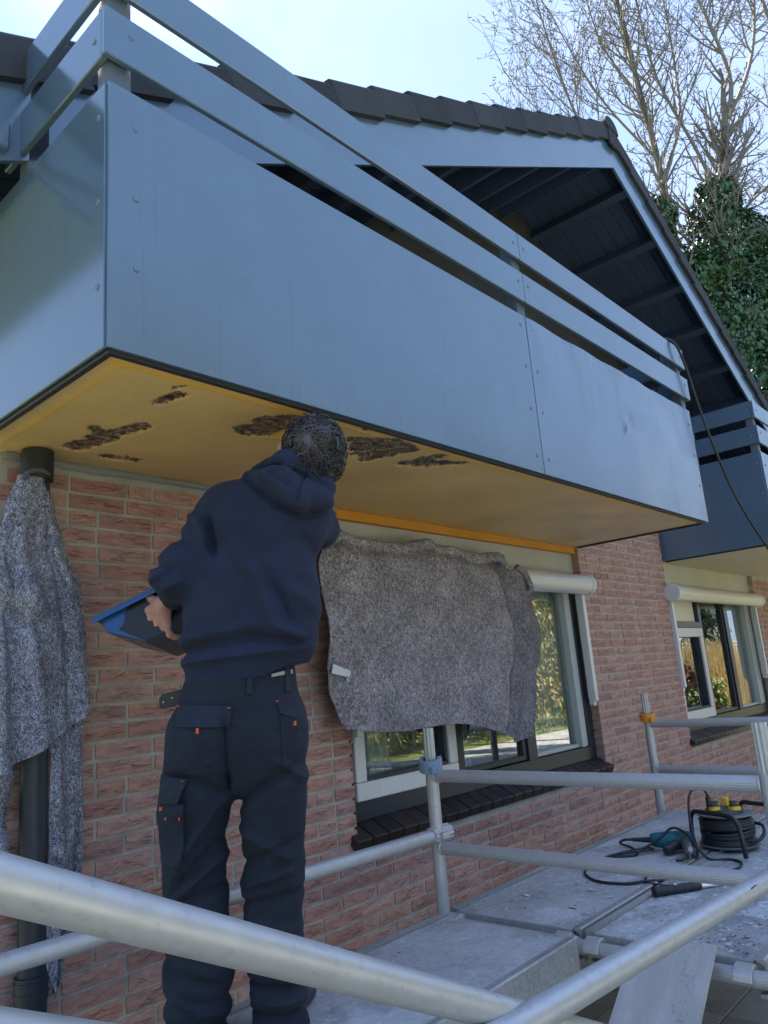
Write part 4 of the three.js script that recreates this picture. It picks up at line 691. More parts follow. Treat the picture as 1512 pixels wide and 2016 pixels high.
// ------------------------------------------------------------------ the painter
function nets(f, lo, hi, cell) {         // surface nets of f = 0
  const n = [0, 1, 2].map((k) => Math.ceil((hi[k] - lo[k]) / cell) + 1), [nx, ny, nz] = n, F = new Float32Array(nx * ny * nz), id = new Int32Array(nx * ny * nz).fill(-1), pos = [], idx = [], I = (i, j, k) => (k * ny + j) * nx + i;
  for (let k = 0; k < nz; k++) for (let j = 0; j < ny; j++) for (let i = 0; i < nx; i++) F[I(i, j, k)] = f(lo[0] + i * cell, lo[1] + j * cell, lo[2] + k * cell);
  for (let k = 0; k < nz - 1; k++) for (let j = 0; j < ny - 1; j++) for (let i = 0; i < nx - 1; i++) {
    let c = 0, sx = 0, sy = 0, sz = 0;
    for (let a = 0; a < 8; a++) for (let q = 0; q < 3; q++) { if (a >> q & 1) continue; const b = a | 1 << q, fa = F[I(i + (a & 1), j + (a >> 1 & 1), k + (a >> 2))], fb = F[I(i + (b & 1), j + (b >> 1 & 1), k + (b >> 2))]; if (fa < 0 !== fb < 0) { const t = fa / (fa - fb); sx += (a & 1) + (q === 0 ? t : 0); sy += (a >> 1 & 1) + (q === 1 ? t : 0); sz += (a >> 2) + (q === 2 ? t : 0); c++; } }
    if (c) { id[I(i, j, k)] = pos.length / 3; pos.push(lo[0] + (i + sx / c) * cell, lo[1] + (j + sy / c) * cell, lo[2] + (k + sz / c) * cell); }
  }
  const quad = (a, b, c, d, s) => { if (a < 0 || b < 0 || c < 0 || d < 0) return; if (s) idx.push(a, b, c, a, c, d); else idx.push(a, c, b, a, d, c); };
  for (let k = 1; k < nz - 1; k++) for (let j = 1; j < ny - 1; j++) for (let i = 1; i < nx - 1; i++) {
    const a = F[I(i, j, k)] < 0;
    if (a !== F[I(i + 1, j, k)] < 0) quad(id[I(i, j - 1, k - 1)], id[I(i, j, k - 1)], id[I(i, j, k)], id[I(i, j - 1, k)], a);
    if (a !== F[I(i, j + 1, k)] < 0) quad(id[I(i - 1, j, k - 1)], id[I(i - 1, j, k)], id[I(i, j, k)], id[I(i, j, k - 1)], a);
    if (a !== F[I(i, j, k + 1)] < 0) quad(id[I(i - 1, j - 1, k)], id[I(i, j - 1, k)], id[I(i, j, k)], id[I(i - 1, j, k)], a);
  }
  const g = new THREE.BufferGeometry(); g.setAttribute('position', new THREE.Float32BufferAttribute(pos, 3)); g.setIndex(idx); g.computeVertexNormals();
  const uv = new Float32Array(pos.length / 3 * 2); for (let q = 0; q < uv.length / 2; q++) { uv[2 * q] = pos[3 * q] + pos[3 * q + 2] * 0.6; uv[2 * q + 1] = pos[3 * q + 1]; } g.setAttribute('uv', new THREE.BufferAttribute(uv, 2));
  return g;
}
const smin = (a, b, k) => { const h = clamp(0.5 + 0.5 * (b - a) / k); return lerp(b, a, h) - k * h * (1 - h); };
function cap(x, y, z, A, B, ra, rb, sz = 1) { const px = x - A[0], py = y - A[1], pz = (z - A[2]) / sz, bx = B[0] - A[0], by = B[1] - A[1], bz = (B[2] - A[2]) / sz, t = clamp((px * bx + py * by + pz * bz) / (bx * bx + by * by + bz * bz + 1e-9)); const d = Math.hypot(px - bx * t, py - by * t, pz - bz * t) - lerp(ra, rb, t); return sz < 1 ? d * (0.5 + 0.5 * sz) : d; }
// folds: [ax, ay, bx, by, width, depth] on the back of the figure, grooves are negative
function folds(list, x, y) { let s = 0; for (const [ax, ay, bx, by, w0, d0] of list) { const w = w0 * 1.05, d = d0 * 2.7; const ux = bx - ax, uy = by - ay, l2 = ux * ux + uy * uy, t = ((x - ax) * ux + (y - ay) * uy) / l2; if (t < -0.3 || t > 1.3) continue; const q = ((x - ax) * uy - (y - ay) * ux) / Math.sqrt(l2) / w; if (q > 3 || q < -3) continue; s += d * Math.exp(-q * q) * sstep(-0.25, 0.2, t) * sstep(1.25, 0.8, t); } return s; }
const HOODF = [
  [-0.392, 0.672, -0.300, 0.650, 0.007, -0.0045], [-0.300, 0.650, -0.225, 0.620, 0.007, -0.0045], [-0.225, 0.622, -0.160, 0.585, 0.007, -0.003], [-0.225, 0.625, -0.250, 0.515, 0.004, -0.0028], [-0.216, 0.625, -0.241, 0.515, 0.005, 0.0016],
  [-0.418, 0.642, -0.318, 0.535, 0.009, -0.0045], [-0.318, 0.535, -0.240, 0.495, 0.008, -0.0045], [-0.240, 0.495, -0.155, 0.520, 0.008, -0.004], [-0.37, 0.645, -0.29, 0.565, 0.012, 0.003], [-0.33, 0.62, -0.25, 0.56, 0.008, -0.0025],
  [-0.475, 0.50, -0.40, 0.33, 0.020, 0.007], [-0.385, 0.36, -0.33, 0.18, 0.018, 0.011], [-0.33, 0.18, -0.245, 0.135, 0.014, 0.010], [-0.36, 0.34, -0.29, 0.19, 0.016, -0.008], [-0.52, 0.52, -0.50, 0.40, 0.014, -0.010], [-0.545, 0.52, -0.53, 0.42, 0.012, 0.006],
  [-0.63, 0.13, -0.40, 0.155, 0.013, -0.010], [-0.40, 0.155, -0.245, 0.135, 0.012, -0.009], [-0.63, 0.165, -0.36, 0.19, 0.016, 0.007], [-0.6, 0.10, -0.28, 0.115, 0.010, 0.007], [-0.30, 0.30, -0.21, 0.22, 0.02, 0.006], [-0.46, 0.30, -0.42, 0.2, 0.022, 0.006],
  [-0.70, 0.40, -0.62, 0.36, 0.014, -0.008], [-0.70, 0.34, -0.64, 0.37, 0.010, 0.006], [-0.64, 0.49, -0.57, 0.43, 0.015, -0.007], [-0.66, 0.31, -0.60, 0.33, 0.010, 0.006], [-0.25, 0.45, -0.2, 0.33, 0.02, -0.006], [-0.59, 0.54, -0.54, 0.50, 0.012, 0.006],
];
const cl = (r) => r;
function hoodieSDF(x, y, z) {
  const cx = -0.441 + 0.165 * clamp((y - 0.06) / 0.5) * clamp((y - 0.06) / 0.5) * 0.6 + 0.03 * clamp((y - 0.06) / 0.2);
  const band = 0.013 * Math.exp(-Math.pow((y - 0.135) / 0.035, 2)) - 0.006 * Math.exp(-Math.pow((y - 0.062) / 0.022, 2));
  let d = cap(x, y, z, [-0.440, 0.06, 0], [-0.412, 0.26, 0.005], 0.183 + band, 0.190 + band, 0.64);
  d = smin(d, cap(x, y, z, [-0.412, 0.26, 0.005], [-0.375, 0.44, 0.015], 0.190, 0.178, 0.62), 0.05);
  d = smin(d, cap(x, y, z, [-0.478, 0.545, 0.005], [-0.255, 0.525, -0.03], 0.080, 0.078), 0.08);
  d = smin(d, cap(x, y, z, [-0.41, 0.52, 0.02], [-0.30, 0.58, 0.02], 0.095, 0.085), 0.06);
  d = smin(d, cap(x, y, z, [-0.485, 0.548, 0.0], [-0.628, 0.365, 0.03], 0.078, 0.072), 0.035);
  d = smin(d, cap(x, y, z, [-0.632, 0.362, 0.03], [-0.660, 0.318, -0.045], 0.070, 0.050), 0.03);
  d = smin(d, cap(x, y, z, [-0.255, 0.52, -0.03], [-0.225, 0.53, -0.27], 0.078, 0.062), 0.05);
  d = smin(d, cap(x, y, z, [-0.225, 0.53, -0.27], [-0.245, 0.74, -0.34], 0.060, 0.043), 0.03);
  // hood lying on the back
  let h = smin(cap(x, y, z, [-0.375, 0.652, 0.0], [-0.285, 0.672, 0.078], 0.036, 0.040), cap(x, y, z, [-0.285, 0.672, 0.078], [-0.180, 0.590, 0.045], 0.040, 0.042), 0.02);
  h = smin(h, smin(cap(x, y, z, [-0.39, 0.625, 0.025], [-0.295, 0.60, 0.115], 0.045, 0.050), cap(x, y, z, [-0.295, 0.60, 0.115], [-0.190, 0.545, 0.055], 0.050, 0.046), 0.03), 0.006);
  h = smin(h, cap(x, y, z, [-0.29, 0.585, 0.12], [-0.245, 0.528, 0.115], 0.045, 0.030), 0.025);
  h = smin(h, cap(x, y, z, [-0.36, 0.66, -0.03], [-0.25, 0.66, -0.09], 0.04, 0.04), 0.03);
  h -= 0.006 * Math.exp(-Math.pow((x + 0.262 - 0.35 * (y - 0.6)) / 0.005, 2)) * 0.5 + 0.004 * Math.sin(x * 26 - y * 44) * sstep(0.03, 0.08, z) ;
  d = smin(d, h, 0.004);
  const back = sstep(-0.05, 0.03, z);
  d -= back * folds(HOODF, x, y) * 0.9 + 0.010 * (fbm3(x * 11, y * 7, z * 8, 3) - 0.5) + 0.005 * (fbm3(x * 5 + y * 12, y * 20 - x * 8, z * 10, 2) - 0.5);
  const near = Math.hypot(x + 0.49, y - 0.545, z) ; d += 0.006 * Math.exp(-Math.pow((near - 0.098) / 0.006, 2)) * sstep(-0.50, -0.53, x) * 0.8;      // sleeve seam
  d = Math.max(d, 0.036 + 0.03 * (x + 0.63) * 0.6 + 0.034 * sstep(-0.40, -0.28, x) - y);
  return d;
}
const TROF = [
  [-0.48, -0.05, -0.485, -0.24, 0.008, -0.010], [-0.49, -0.27, -0.62, -0.42, 0.012, 0.007], [-0.47, -0.30, -0.30, -0.20, 0.014, -0.007], [-0.49, -0.35, -0.64, -0.50, 0.012, -0.007], [-0.50, -0.42, -0.65, -0.53, 0.010, 0.007], [-0.52, -0.50, -0.68, -0.55, 0.010, -0.006],
  [-0.47, -0.36, -0.32, -0.44, 0.012, 0.006], [-0.46, -0.45, -0.32, -0.40, 0.010, -0.006], [-0.46, -0.50, -0.31, -0.47, 0.010, 0.007], [-0.47, -0.55, -0.31, -0.53, 0.009, -0.006], [-0.46, -0.60, -0.32, -0.62, 0.012, 0.005], [-0.67, -0.60, -0.52, -0.66, 0.014, 0.006], [-0.68, -0.67, -0.52, -0.74, 0.012, -0.006], [-0.66, -0.75, -0.52, -0.80, 0.010, 0.006],
  [-0.45, -0.68, -0.32, -0.72, 0.010, 0.006], [-0.45, -0.74, -0.32, -0.755, 0.009, -0.008], [-0.45, -0.775, -0.31, -0.785, 0.009, 0.009], [-0.45, -0.81, -0.31, -0.815, 0.009, -0.008], [-0.45, -0.84, -0.31, -0.84, 0.009, 0.006], [-0.62, -0.20, -0.50, -0.255, 0.014, -0.006], [-0.34, -0.18, -0.27, -0.24, 0.012, 0.006],
];
function trouserSDF(x, y, z) {
  let d = cap(x, y, z, [-0.452, 0.08, 0], [-0.463, -0.08, 0.005], 0.158, 0.192, 0.66);
  d = smin(d, cap(x, y, z, [-0.555, -0.11, 0.035], [-0.60, -0.30, 0.0], 0.105, 0.097), 0.04);
  d = smin(d, cap(x, y, z, [-0.373, -0.11, 0.035], [-0.376, -0.30, 0.0], 0.102, 0.094), 0.04);
  const L = Math.min(cap(x, y, z, [-0.60, -0.30, 0], [-0.608, -0.53, -0.015], 0.097, 0.085), 9), R = cap(x, y, z, [-0.376, -0.30, 0], [-0.388, -0.53, -0.015], 0.094, 0.082);
  const L2 = smin(L, cap(x, y, z, [-0.603, -0.53, -0.015], [-0.59, -0.70, 0.01], 0.086, 0.088), 0.03), L3 = smin(L2, cap(x, y, z, [-0.59, -0.70, 0.01], [-0.604, -0.870, 0.015], 0.088, 0.079), 0.03);
  const R2 = smin(R, cap(x, y, z, [-0.392, -0.53, -0.015], [-0.386, -0.70, 0.01], 0.083, 0.074), 0.03), R3 = smin(R2, cap(x, y, z, [-0.386, -0.70, 0.01], [-0.38, -0.870, 0.015], 0.074, 0.074), 0.03);
  d = smin(d, Math.min(L3, R3), 0.012);
  const hem = sstep(-0.70, -0.80, y);
  d -= 0.9 * folds(TROF, x, y) * sstep(-0.08, 0.0, z) + 0.018 * (fbm3(x * 13, y * 9, z * 10, 3) - 0.5) + 0.007 * hem * Math.sin(y * 95 + 5 * fbm3(x * 6, y * 4, z * 6, 2));
  return Math.max(d, -0.872 - y, y - 0.09);
}
// head frame: up (towards the crown, tipped back to us), face, side
const HC = V(-0.196, 0.722, 0.0), HU = V(-0.12, 0.84, 0.52).normalize(), HF = (() => { const f = V(0.10, 0.45, -0.88); return f.addScaledVector(HU, -f.dot(HU)).normalize(); })(), HS = HF.clone().cross(HU).normalize();   // HS points to the figure's right
const toHead = (x, y, z) => { const px = x - HC.x, py = y - HC.y, pz = z - HC.z; return [px * HS.x + py * HS.y + pz * HS.z, px * HU.x + py * HU.y + pz * HU.z, px * HF.x + py * HF.y + pz * HF.z]; };
const fromHead = (s, u, f) => V(HC.x + s * HS.x + u * HU.x + f * HF.x, HC.y + s * HS.y + u * HU.y + f * HF.y, HC.z + s * HS.z + u * HU.z + f * HF.z);
const ell = (s, u, f, a, b, c) => { const k = Math.hypot(s / a, u / b, f / c); return (k - 1) * Math.min(a, b, c); };
function headSDF(x, y, z) {
  const [s, u, f] = toHead(x, y, z), as = Math.abs(s);
  let d = ell(s, u - 0.004, f + 0.006, 0.070, 0.088, 0.090);
  d = smin(d, ell(s, u + 0.055, f - 0.035, 0.056, 0.062, 0.058), 0.03);                            // jaw and face
  d = smin(d, cap(s, u, f, [0, -0.01, 0.09], [0, -0.035, 0.112], 0.010, 0.013), 0.012);           // nose
  d = smin(d, cap(as, u, f, [0.014, 0.022, 0.085], [0.045, 0.018, 0.074], 0.008, 0.007), 0.012); // brow
  d = Math.max(d, -ell(as - 0.031, u - 0.002, f - 0.097, 0.014, 0.009, 0.012));                   // eye hollows
  d = smin(d, Math.hypot(as - 0.031, u - 0.001, f - 0.079) - 0.011, 0.003);
  d = smin(d, cap(as, u, f, [0, -0.066, 0.094], [0.018, -0.066, 0.087], 0.006, 0.004), 0.006);    // lips
  const ear = Math.max(ell(as - (s < 0 ? 0.101 : 0.072), u - 0.010, f + 0.012, 0.017, 0.042, 0.024), -ell(as - 0.106, u - 0.022, f - 0.006, 0.008, 0.018, 0.011));
  d = smin(d, ear, 0.006);
  d = smin(d, cap(x, y, z, [HC.x - 0.0, HC.y - 0.05, HC.z - 0.01], [-0.29, 0.53, -0.01], 0.058, 0.066), 0.03);
  return d;
}
function handSDF(x, y, z, P) {       // P: wrist, four knuckle roots with chains, thumb chain
  let d = cap(x, y, z, P.arm, P.wrist, 0.030, 0.026);
  for (const c of P.fingers) { d = smin(d, cap(x, y, z, P.wrist, c[0], 0.021, 0.0135), 0.014); }
  let e = 9; for (const c of P.fingers) { let q = 9; for (let k = 0; k < 3; k++) q = smin(q, cap(x, y, z, c[k], c[k + 1], 0.0105 - k * 0.0008, 0.0098 - k * 0.0009), 0.004); e = Math.min(e, q); }
  d = smin(d, e, 0.006);
  let t = smin(cap(x, y, z, P.thumb[0], P.thumb[1], 0.0155, 0.0115), cap(x, y, z, P.thumb[1], P.thumb[2], 0.0115, 0.0095), 0.005); d = smin(d, t, 0.008);
  return d - 0.0012 * Math.sin(x * 160 + y * 90) * 0.3;
}
const K0 = [-0.752, 0.278, -0.088], K3 = [-0.692, 0.218, -0.080];
const leftHand = { arm: [-0.665, 0.312, -0.03], wrist: [-0.700, 0.288, -0.060], fingers: [0, 1, 2, 3].map((k) => { const t = k / 3, m = [0, 1, 2].map((q) => lerp(K0[q], K3[q], t)); const L = [1, 1.08, 1.02, 0.82][k]; return [m, [m[0] + 0.004, m[1] - 0.026 * L, m[2] - 0.004 * L], [m[0] + 0.018, m[1] - 0.036 * L, m[2] - 0.020 * L], [m[0] + 0.028, m[1] - 0.034 * L, m[2] - 0.038 * L]]; }), thumb: [[-0.722, 0.300, -0.075], [-0.762, 0.322, -0.112], [-0.776, 0.326, -0.145]] };
const rightHand = { arm: [-0.233, 0.735, -0.335], wrist: [-0.240, 0.765, -0.345], fingers: [0, 1, 2, 3].map((k) => { const m = [-0.268 + 0.018 * k, 0.80 - 0.004 * Math.abs(k - 1.5), -0.375]; const L = [0.95, 1.05, 1, 0.8][k]; return [m, [m[0] - 0.002, m[1] + 0.012, m[2] - 0.036 * L], [m[0], m[1] - 0.012, m[2] - 0.046 * L], [m[0] + 0.002, m[1] - 0.026, m[2] - 0.030 * L]]; }), thumb: [[-0.262, 0.782, -0.350], [-0.285, 0.795, -0.385], [-0.272, 0.800, -0.408]] };
const fabricBump = tex(512, 512, (u, v) => { const n = tfbm(u, v, 10, 14, 5, 5), w = 0.5 + 0.5 * Math.sin((u * 200 + v * 200) * Math.PI), k = 0.5 + 0.7 * (n - 0.5) + 0.06 * w; return [k, k, k]; }, false, 1 / 0.35, 1 / 0.35);
const fabricMap = tex(512, 512, (u, v) => { const n = tfbm(u, v, 6, 8, 15, 5), f = tfbm(u, v, 128, 128, 25, 2), k = 0.78 + 0.5 * (n - 0.5) + 0.3 * (f - 0.5); return [k, k, k]; }, true, 1 / 0.5, 1 / 0.5);
const hoodM = mat([0.016, 0.025, 0.060], 0.95, { map: fabricMap, bumpMap: fabricBump, bumpScale: 0.008, sheen: 0.35, sheenRoughness: 0.6 }); hoodM.sheenColor.setRGB(0.08, 0.10, 0.18);
const trouM = mat([0.012, 0.018, 0.034], 0.9, { map: fabricMap, bumpMap: fabricBump, bumpScale: 0.008, sheen: 0.25, sheenRoughness: 0.6 }); trouM.sheenColor.setRGB(0.07, 0.09, 0.13);
const flapM = mat([0.016, 0.024, 0.044], 0.9, { map: fabricMap, bumpMap: fabricBump, bumpScale: 0.003 });
const skinM = mat([0.56, 0.29, 0.235], 0.5, { map: fabricMap });
const YAW = -0.85030577, FH = V(0.75115, 0, -0.66013), RT = V(0.66013, 0, 0.75115);
const man = thing('person', [0, 0, 0], 'person in navy hooded sweatshirt and dark work trousers painting the soffit overhead', 'person');
const A0 = 0.48;
man.position.set(FH.x * 2.25 - RT.x * A0, DY, 2.58 + FH.z * 2.25 - RT.z * A0); man.rotation.y = YAW;
const inMan = (g) => g.translate(A0, -DY, 0);
{
  const bodyG = [nets(headSDF, [-0.36, 0.50, -0.16], [-0.07, 0.86, 0.14], 0.0045), nets((x, y, z) => handSDF(x, y, z, leftHand), [-0.80, 0.16, -0.22], [-0.63, 0.36, -0.02], 0.003), nets((x, y, z) => handSDF(x, y, z, rightHand), [-0.32, 0.70, -0.45], [-0.19, 0.84, -0.30], 0.003),
    nets((x, y, z) => { let d = cap(x, y, z, [-0.455, -0.05, 0], [-0.36, 0.48, 0], 0.12, 0.13, 0.6); d = smin(d, cap(x, y, z, [-0.29, 0.53, -0.01], [-0.34, 0.46, 0], 0.066, 0.08), 0.04); d = smin(d, cap(x, y, z, [-0.46, 0.54, 0], [-0.25, 0.52, -0.03], 0.05, 0.05), 0.04); d = Math.min(d, cap(x, y, z, [-0.485, 0.545, 0], [-0.628, 0.365, 0.03], 0.045, 0.04), cap(x, y, z, [-0.628, 0.365, 0.03], [-0.675, 0.304, -0.045], 0.038, 0.030), cap(x, y, z, [-0.255, 0.52, -0.03], [-0.225, 0.53, -0.27], 0.045, 0.04), cap(x, y, z, [-0.225, 0.53, -0.27], [-0.238, 0.735, -0.335], 0.038, 0.028)); for (const [a, b] of [[-0.57, -0.60], [-0.375, -0.388]]) d = Math.min(d, cap(x, y, z, [a, -0.12, 0], [b, -0.50, -0.01], 0.075, 0.055), cap(x, y, z, [b, -0.50, -0.01], [b, -0.86, 0], 0.05, 0.04)); return d; }, [-0.74, -0.92, -0.40], [-0.09, 0.76, 0.14], 0.014)];
  local('body', inMan(merge(bodyG)), skinM, man);
  const hd = local('hoodie', inMan(nets(hoodieSDF, [-0.76, 0.02, -0.42], [-0.08, 0.76, 0.20], 0.0053)), hoodM, man);
  const tr = local('trousers', inMan(nets(trouserSDF, [-0.74, -0.89, -0.18], [-0.22, 0.10, 0.18], 0.0062)), trouM, man);
  // pieces sewn on the trousers follow its surface
  const surf = (f, x, y) => { let z = 0.24; for (let k = 0; k < 60; k++) { const d = f(x, y, z); if (d < 0.0006) break; z -= Math.max(d * 0.7, 0.001); if (z < -0.2) break; } return z; };
  const patch = (name, q, m, parent, off = 0.006, nu = 14, nv = 12, label) => { const f = (u, v) => { const x = lerp(lerp(q[0][0], q[1][0], u), lerp(q[3][0], q[2][0], u), v), y = lerp(lerp(q[0][1], q[1][1], u), lerp(q[3][1], q[2][1], u), v); return [x, y, surf(trouserSDF, x, y) + off]; }; const g = sheet(f, nu, nv, 0.008); const p = g.attributes.position, uv = g.attributes.uv; for (let i = 0; i < p.count; i++) uv.setXY(i, p.getX(i), p.getY(i)); return local(name, inMan(g), m, parent, label); };
  patch('pocket', [[-0.622, -0.055], [-0.47, -0.07], [-0.475, -0.205], [-0.612, -0.20]], trouM, tr, 0.004);
  patch('pocket_flap', [[-0.622, -0.012], [-0.455, -0.028], [-0.470, -0.083], [-0.612, -0.072]], flapM, tr, 0.010);
  patch('pocket', [[-0.325, -0.05], [-0.285, -0.07], [-0.285, -0.19], [-0.325, -0.20]], trouM, tr, 0.004);
  patch('pocket_flap', [[-0.335, -0.020], [-0.284, -0.050], [-0.286, -0.074], [-0.325, -0.058]], flapM, tr, 0.010);
  patch('pocket', [[-0.672, -0.265], [-0.600, -0.275], [-0.608, -0.435], [-0.680, -0.43]], trouM, tr, 0.014);
  patch('pocket_flap', [[-0.668, -0.195], [-0.585, -0.212], [-0.615, -0.272], [-0.680, -0.268]], flapM, tr, 0.020);
  const orange = mat([0.62, 0.11, 0.035], 0.7);
  const tab = (x, y, w, h, off) => patch('pull_tab', [[x - w, y + h], [x + w, y + h], [x + w, y - h], [x - w, y - h]], orange, tr, off, 2, 2);
  tab(-0.548, -0.086, 0.003, 0.007, 0.014); tab(-0.288, -0.088, 0.002, 0.006, 0.012); tab(-0.668, -0.284, 0.002, 0.005, 0.022);
  tab(-0.618, -0.016, 0.004, 0.0007, 0.0185); tab(-0.462, -0.032, 0.004, 0.0007, 0.0185); tab(-0.333, -0.024, 0.003, 0.0007, 0.0185); tab(-0.598, -0.214, 0.003, 0.0007, 0.0285); tab(-0.652, -0.31, 0.0006, 0.004, 0.0225); tab(-0.612, -0.312, 0.0006, 0.004, 0.0225);
  patch('belt_loop', [[-0.315, 0.07], [-0.303, 0.072], [-0.300, 0.0], [-0.313, -0.002]], flapM, tr, 0.009, 2, 8); patch('belt_loop', [[-0.415, 0.045], [-0.400, 0.045], [-0.402, 0.0], [-0.416, 0.0]], flapM, tr, 0.007, 2, 8);
  patch('belt', [[-0.35, 0.050], [-0.298, 0.060], [-0.298, 0.048], [-0.35, 0.042]], mat([0.30, 0.30, 0.25], 0.6), tr, 0.006, 14, 3, 'pale webbing belt showing at the right side');
  const strap = extrude([[-0.70, 0.008], [-0.692, 0.018], [-0.62, 0.03], [-0.61, -0.01], [-0.69, -0.022], [-0.70, -0.016]], 0.004, 0.0015); strap.translate(0, 0, -0.02); const sp = local('tool_strap', inMan(clean(strap)), M.black, man);
  local('rivet', inMan(merge([[-0.688, -0.004], [-0.662, 0.006]].map(([x, y]) => { const s = new THREE.SphereGeometry(0.0032, 8, 6); s.translate(x, y, -0.014); return s; }))), mat([0.7, 0.7, 0.7], 0.3, { metal: 1 }), sp);
  for (const [x, t] of [[-0.605, -0.10], [-0.385, 0.08]]) {
    const g = nets((a, b, c) => { let d = cap(a, b, c, [x, -0.840, 0.005], [x + t * 0.6, -0.845, -0.17], 0.037, 0.035); d = smin(d, cap(a, b, c, [x, -0.80, 0.005], [x, -0.76, 0.005], 0.040, 0.042), 0.03); return Math.max(d, -0.8775 - b); }, [x - 0.1, -0.90, -0.24], [x + 0.1, -0.70, 0.10], 0.008);
    local('shoe', inMan(g), M.black, man);
  }
  // hair: a lumpy cap with curls on it, thin at the crown
  const crown = (s, u, f) => { const q = Math.hypot(s - 0.012, (u - 0.060) * 0.9, f + 0.075); return sstep(0.062, 0.02, q); };
  const hairD = (x, y, z) => { const [s, u, f] = toHead(x, y, z); const n = fbm3(x * 34, y * 34, z * 34, 3) - 0.5, c = crown(s, u, f); let d = ell(s, u - 0.006, f + 0.010, 0.077, 0.097, 0.098); d = smin(d, ell(s, u + 0.045, f + 0.050, 0.066, 0.060, 0.052), 0.03); d -= (0.038 * n + 0.004) * (1 - 0.6 * c); const lim = Math.max(f - 0.055 - Math.max(0, u) * 0.25, -(u + 0.095 + 0.3 * f), s < -0.055 && u < 0.05 && f > -0.04 ? 0.02 : -1); return Math.max(d, lim); };
  const hg = clean(nets(hairD, [-0.36, 0.56, -0.17], [-0.03, 0.90, 0.19], 0.0045)), hp = hg.attributes.position, hc = new Float32Array(hp.count * 3);
  const tone = (s, u, f, k) => { const c = crown(s, u, f), g = 0.012 + 0.045 * k * (0.35 + 0.65 * sstep(-0.06, 0.06, u)); return [lerp(g, 0.16, c * 0.4), lerp(g * 0.98, 0.13, c * 0.4), lerp(g * 1.08, 0.13, c * 0.4)]; };
  for (let i = 0; i < hp.count; i++) { const x = hp.getX(i), y = hp.getY(i), z = hp.getZ(i), [s, u, f] = toHead(x, y, z); hc.set(tone(s, u, f, fbm3(x * 60, y * 60, z * 60, 2)), i * 3); }
  hg.setAttribute('color', new THREE.BufferAttribute(hc, 3));
  const r = rng(90), curls = [hg];
  const CR = V(0.012, 0.060, -0.075);                     // the whorl at the crown
  for (let k = 0; k < 2300; k++) {
    const a = r() * 6.283, b = Math.acos(1 - 1.8 * r()); const dir = V(Math.sin(b) * Math.cos(a), Math.cos(b), Math.sin(b) * Math.sin(a));
    if (dir.z > 0.5 || (dir.y < -0.35 && dir.z > -0.1) || (dir.x < -0.55 && dir.y < 0.45 && dir.z > -0.42)) continue;
    const E = (d) => V(d.x * 0.078, 0.006 + d.y * 0.096, -0.010 + d.z * 0.099), p0 = E(dir), c = crown(p0.x, p0.y, p0.z); if (r() < c * 0.3) continue;
    const away = dir.clone().sub(CR.clone().normalize()), N = dir.clone(); let T = away.addScaledVector(N, -away.dot(N)); if (T.length() < 0.05) T = V(1, 0, 0).cross(N); T.normalize();
    const sw = V().crossVectors(N, T); T.multiplyScalar(0.35).addScaledVector(sw, 0.2 + 5.0 * (fbm3(p0.x * 24, p0.y * 24, p0.z * 24, 2) - 0.5)).addScaledVector(V(r() - 0.5, -0.6, r() - 0.5), 0.7); T.addScaledVector(N, -T.dot(N)).normalize(); const S = V().crossVectors(N, T).normalize();
    const L = 0.030 + 0.035 * r(), am = 0.004 + 0.006 * r(), ph = r() * 6.28, fr = 3 + 4 * r(), lift = (r() < 0.25 ? 0.012 : 0.003) + 0.011 * r() * (1 - 0.7 * c), pts = [];
    for (let q = 0; q <= 7; q++) { const t = q / 7, d2 = dir.clone().addScaledVector(T, L * t / 0.095).normalize(), h = E(d2).addScaledVector(d2, 0.003 + lift * Math.sin(Math.min(1, t * 1.25) * Math.PI * 0.62)).addScaledVector(S, am * Math.sin(ph + fr * t * 2)); if (d2.y < -0.3) h.z -= 0.010; pts.push(fromHead(h.x, h.y, h.z)); }
    const g = cable(pts, 0.0011 + 0.0011 * r(), 9, 3), k2 = r() < 0.25 ? 1.4 + 1.4 * r() : r() * 0.9, col = new Float32Array(g.attributes.position.count * 3), t = tone(p0.x, p0.y, p0.z, k2); for (let i = 0; i < col.length; i += 3) col.set(t, i); g.setAttribute('color', new THREE.BufferAttribute(col, 3)); curls.push(g);
  }
  local('hair', inMan(merge(curls)), mat([1, 1, 1], 0.5, { vertexColors: true }), man);
}
{
  // flat brush in the raised hand
  const b = thing('paint_brush', [0, 0, 0], 'flat paint brush held up to the soffit by the painter', 'paint brush'); b.position.copy(man.position); b.rotation.y = YAW;
  local('handle', inMan(bar(V(-0.262, 0.775, -0.375), V(-0.275, 0.83, -0.405), 0.008, 12, 0.012)), mat([0.5, 0.3, 0.12], 0.4), b);
  local('bristles', inMan(box(-0.295, -0.255, 0.829, 0.866, -0.415, -0.398, 0.004)), mat([0.6, 0.35, 0.06], 0.8), b);
}
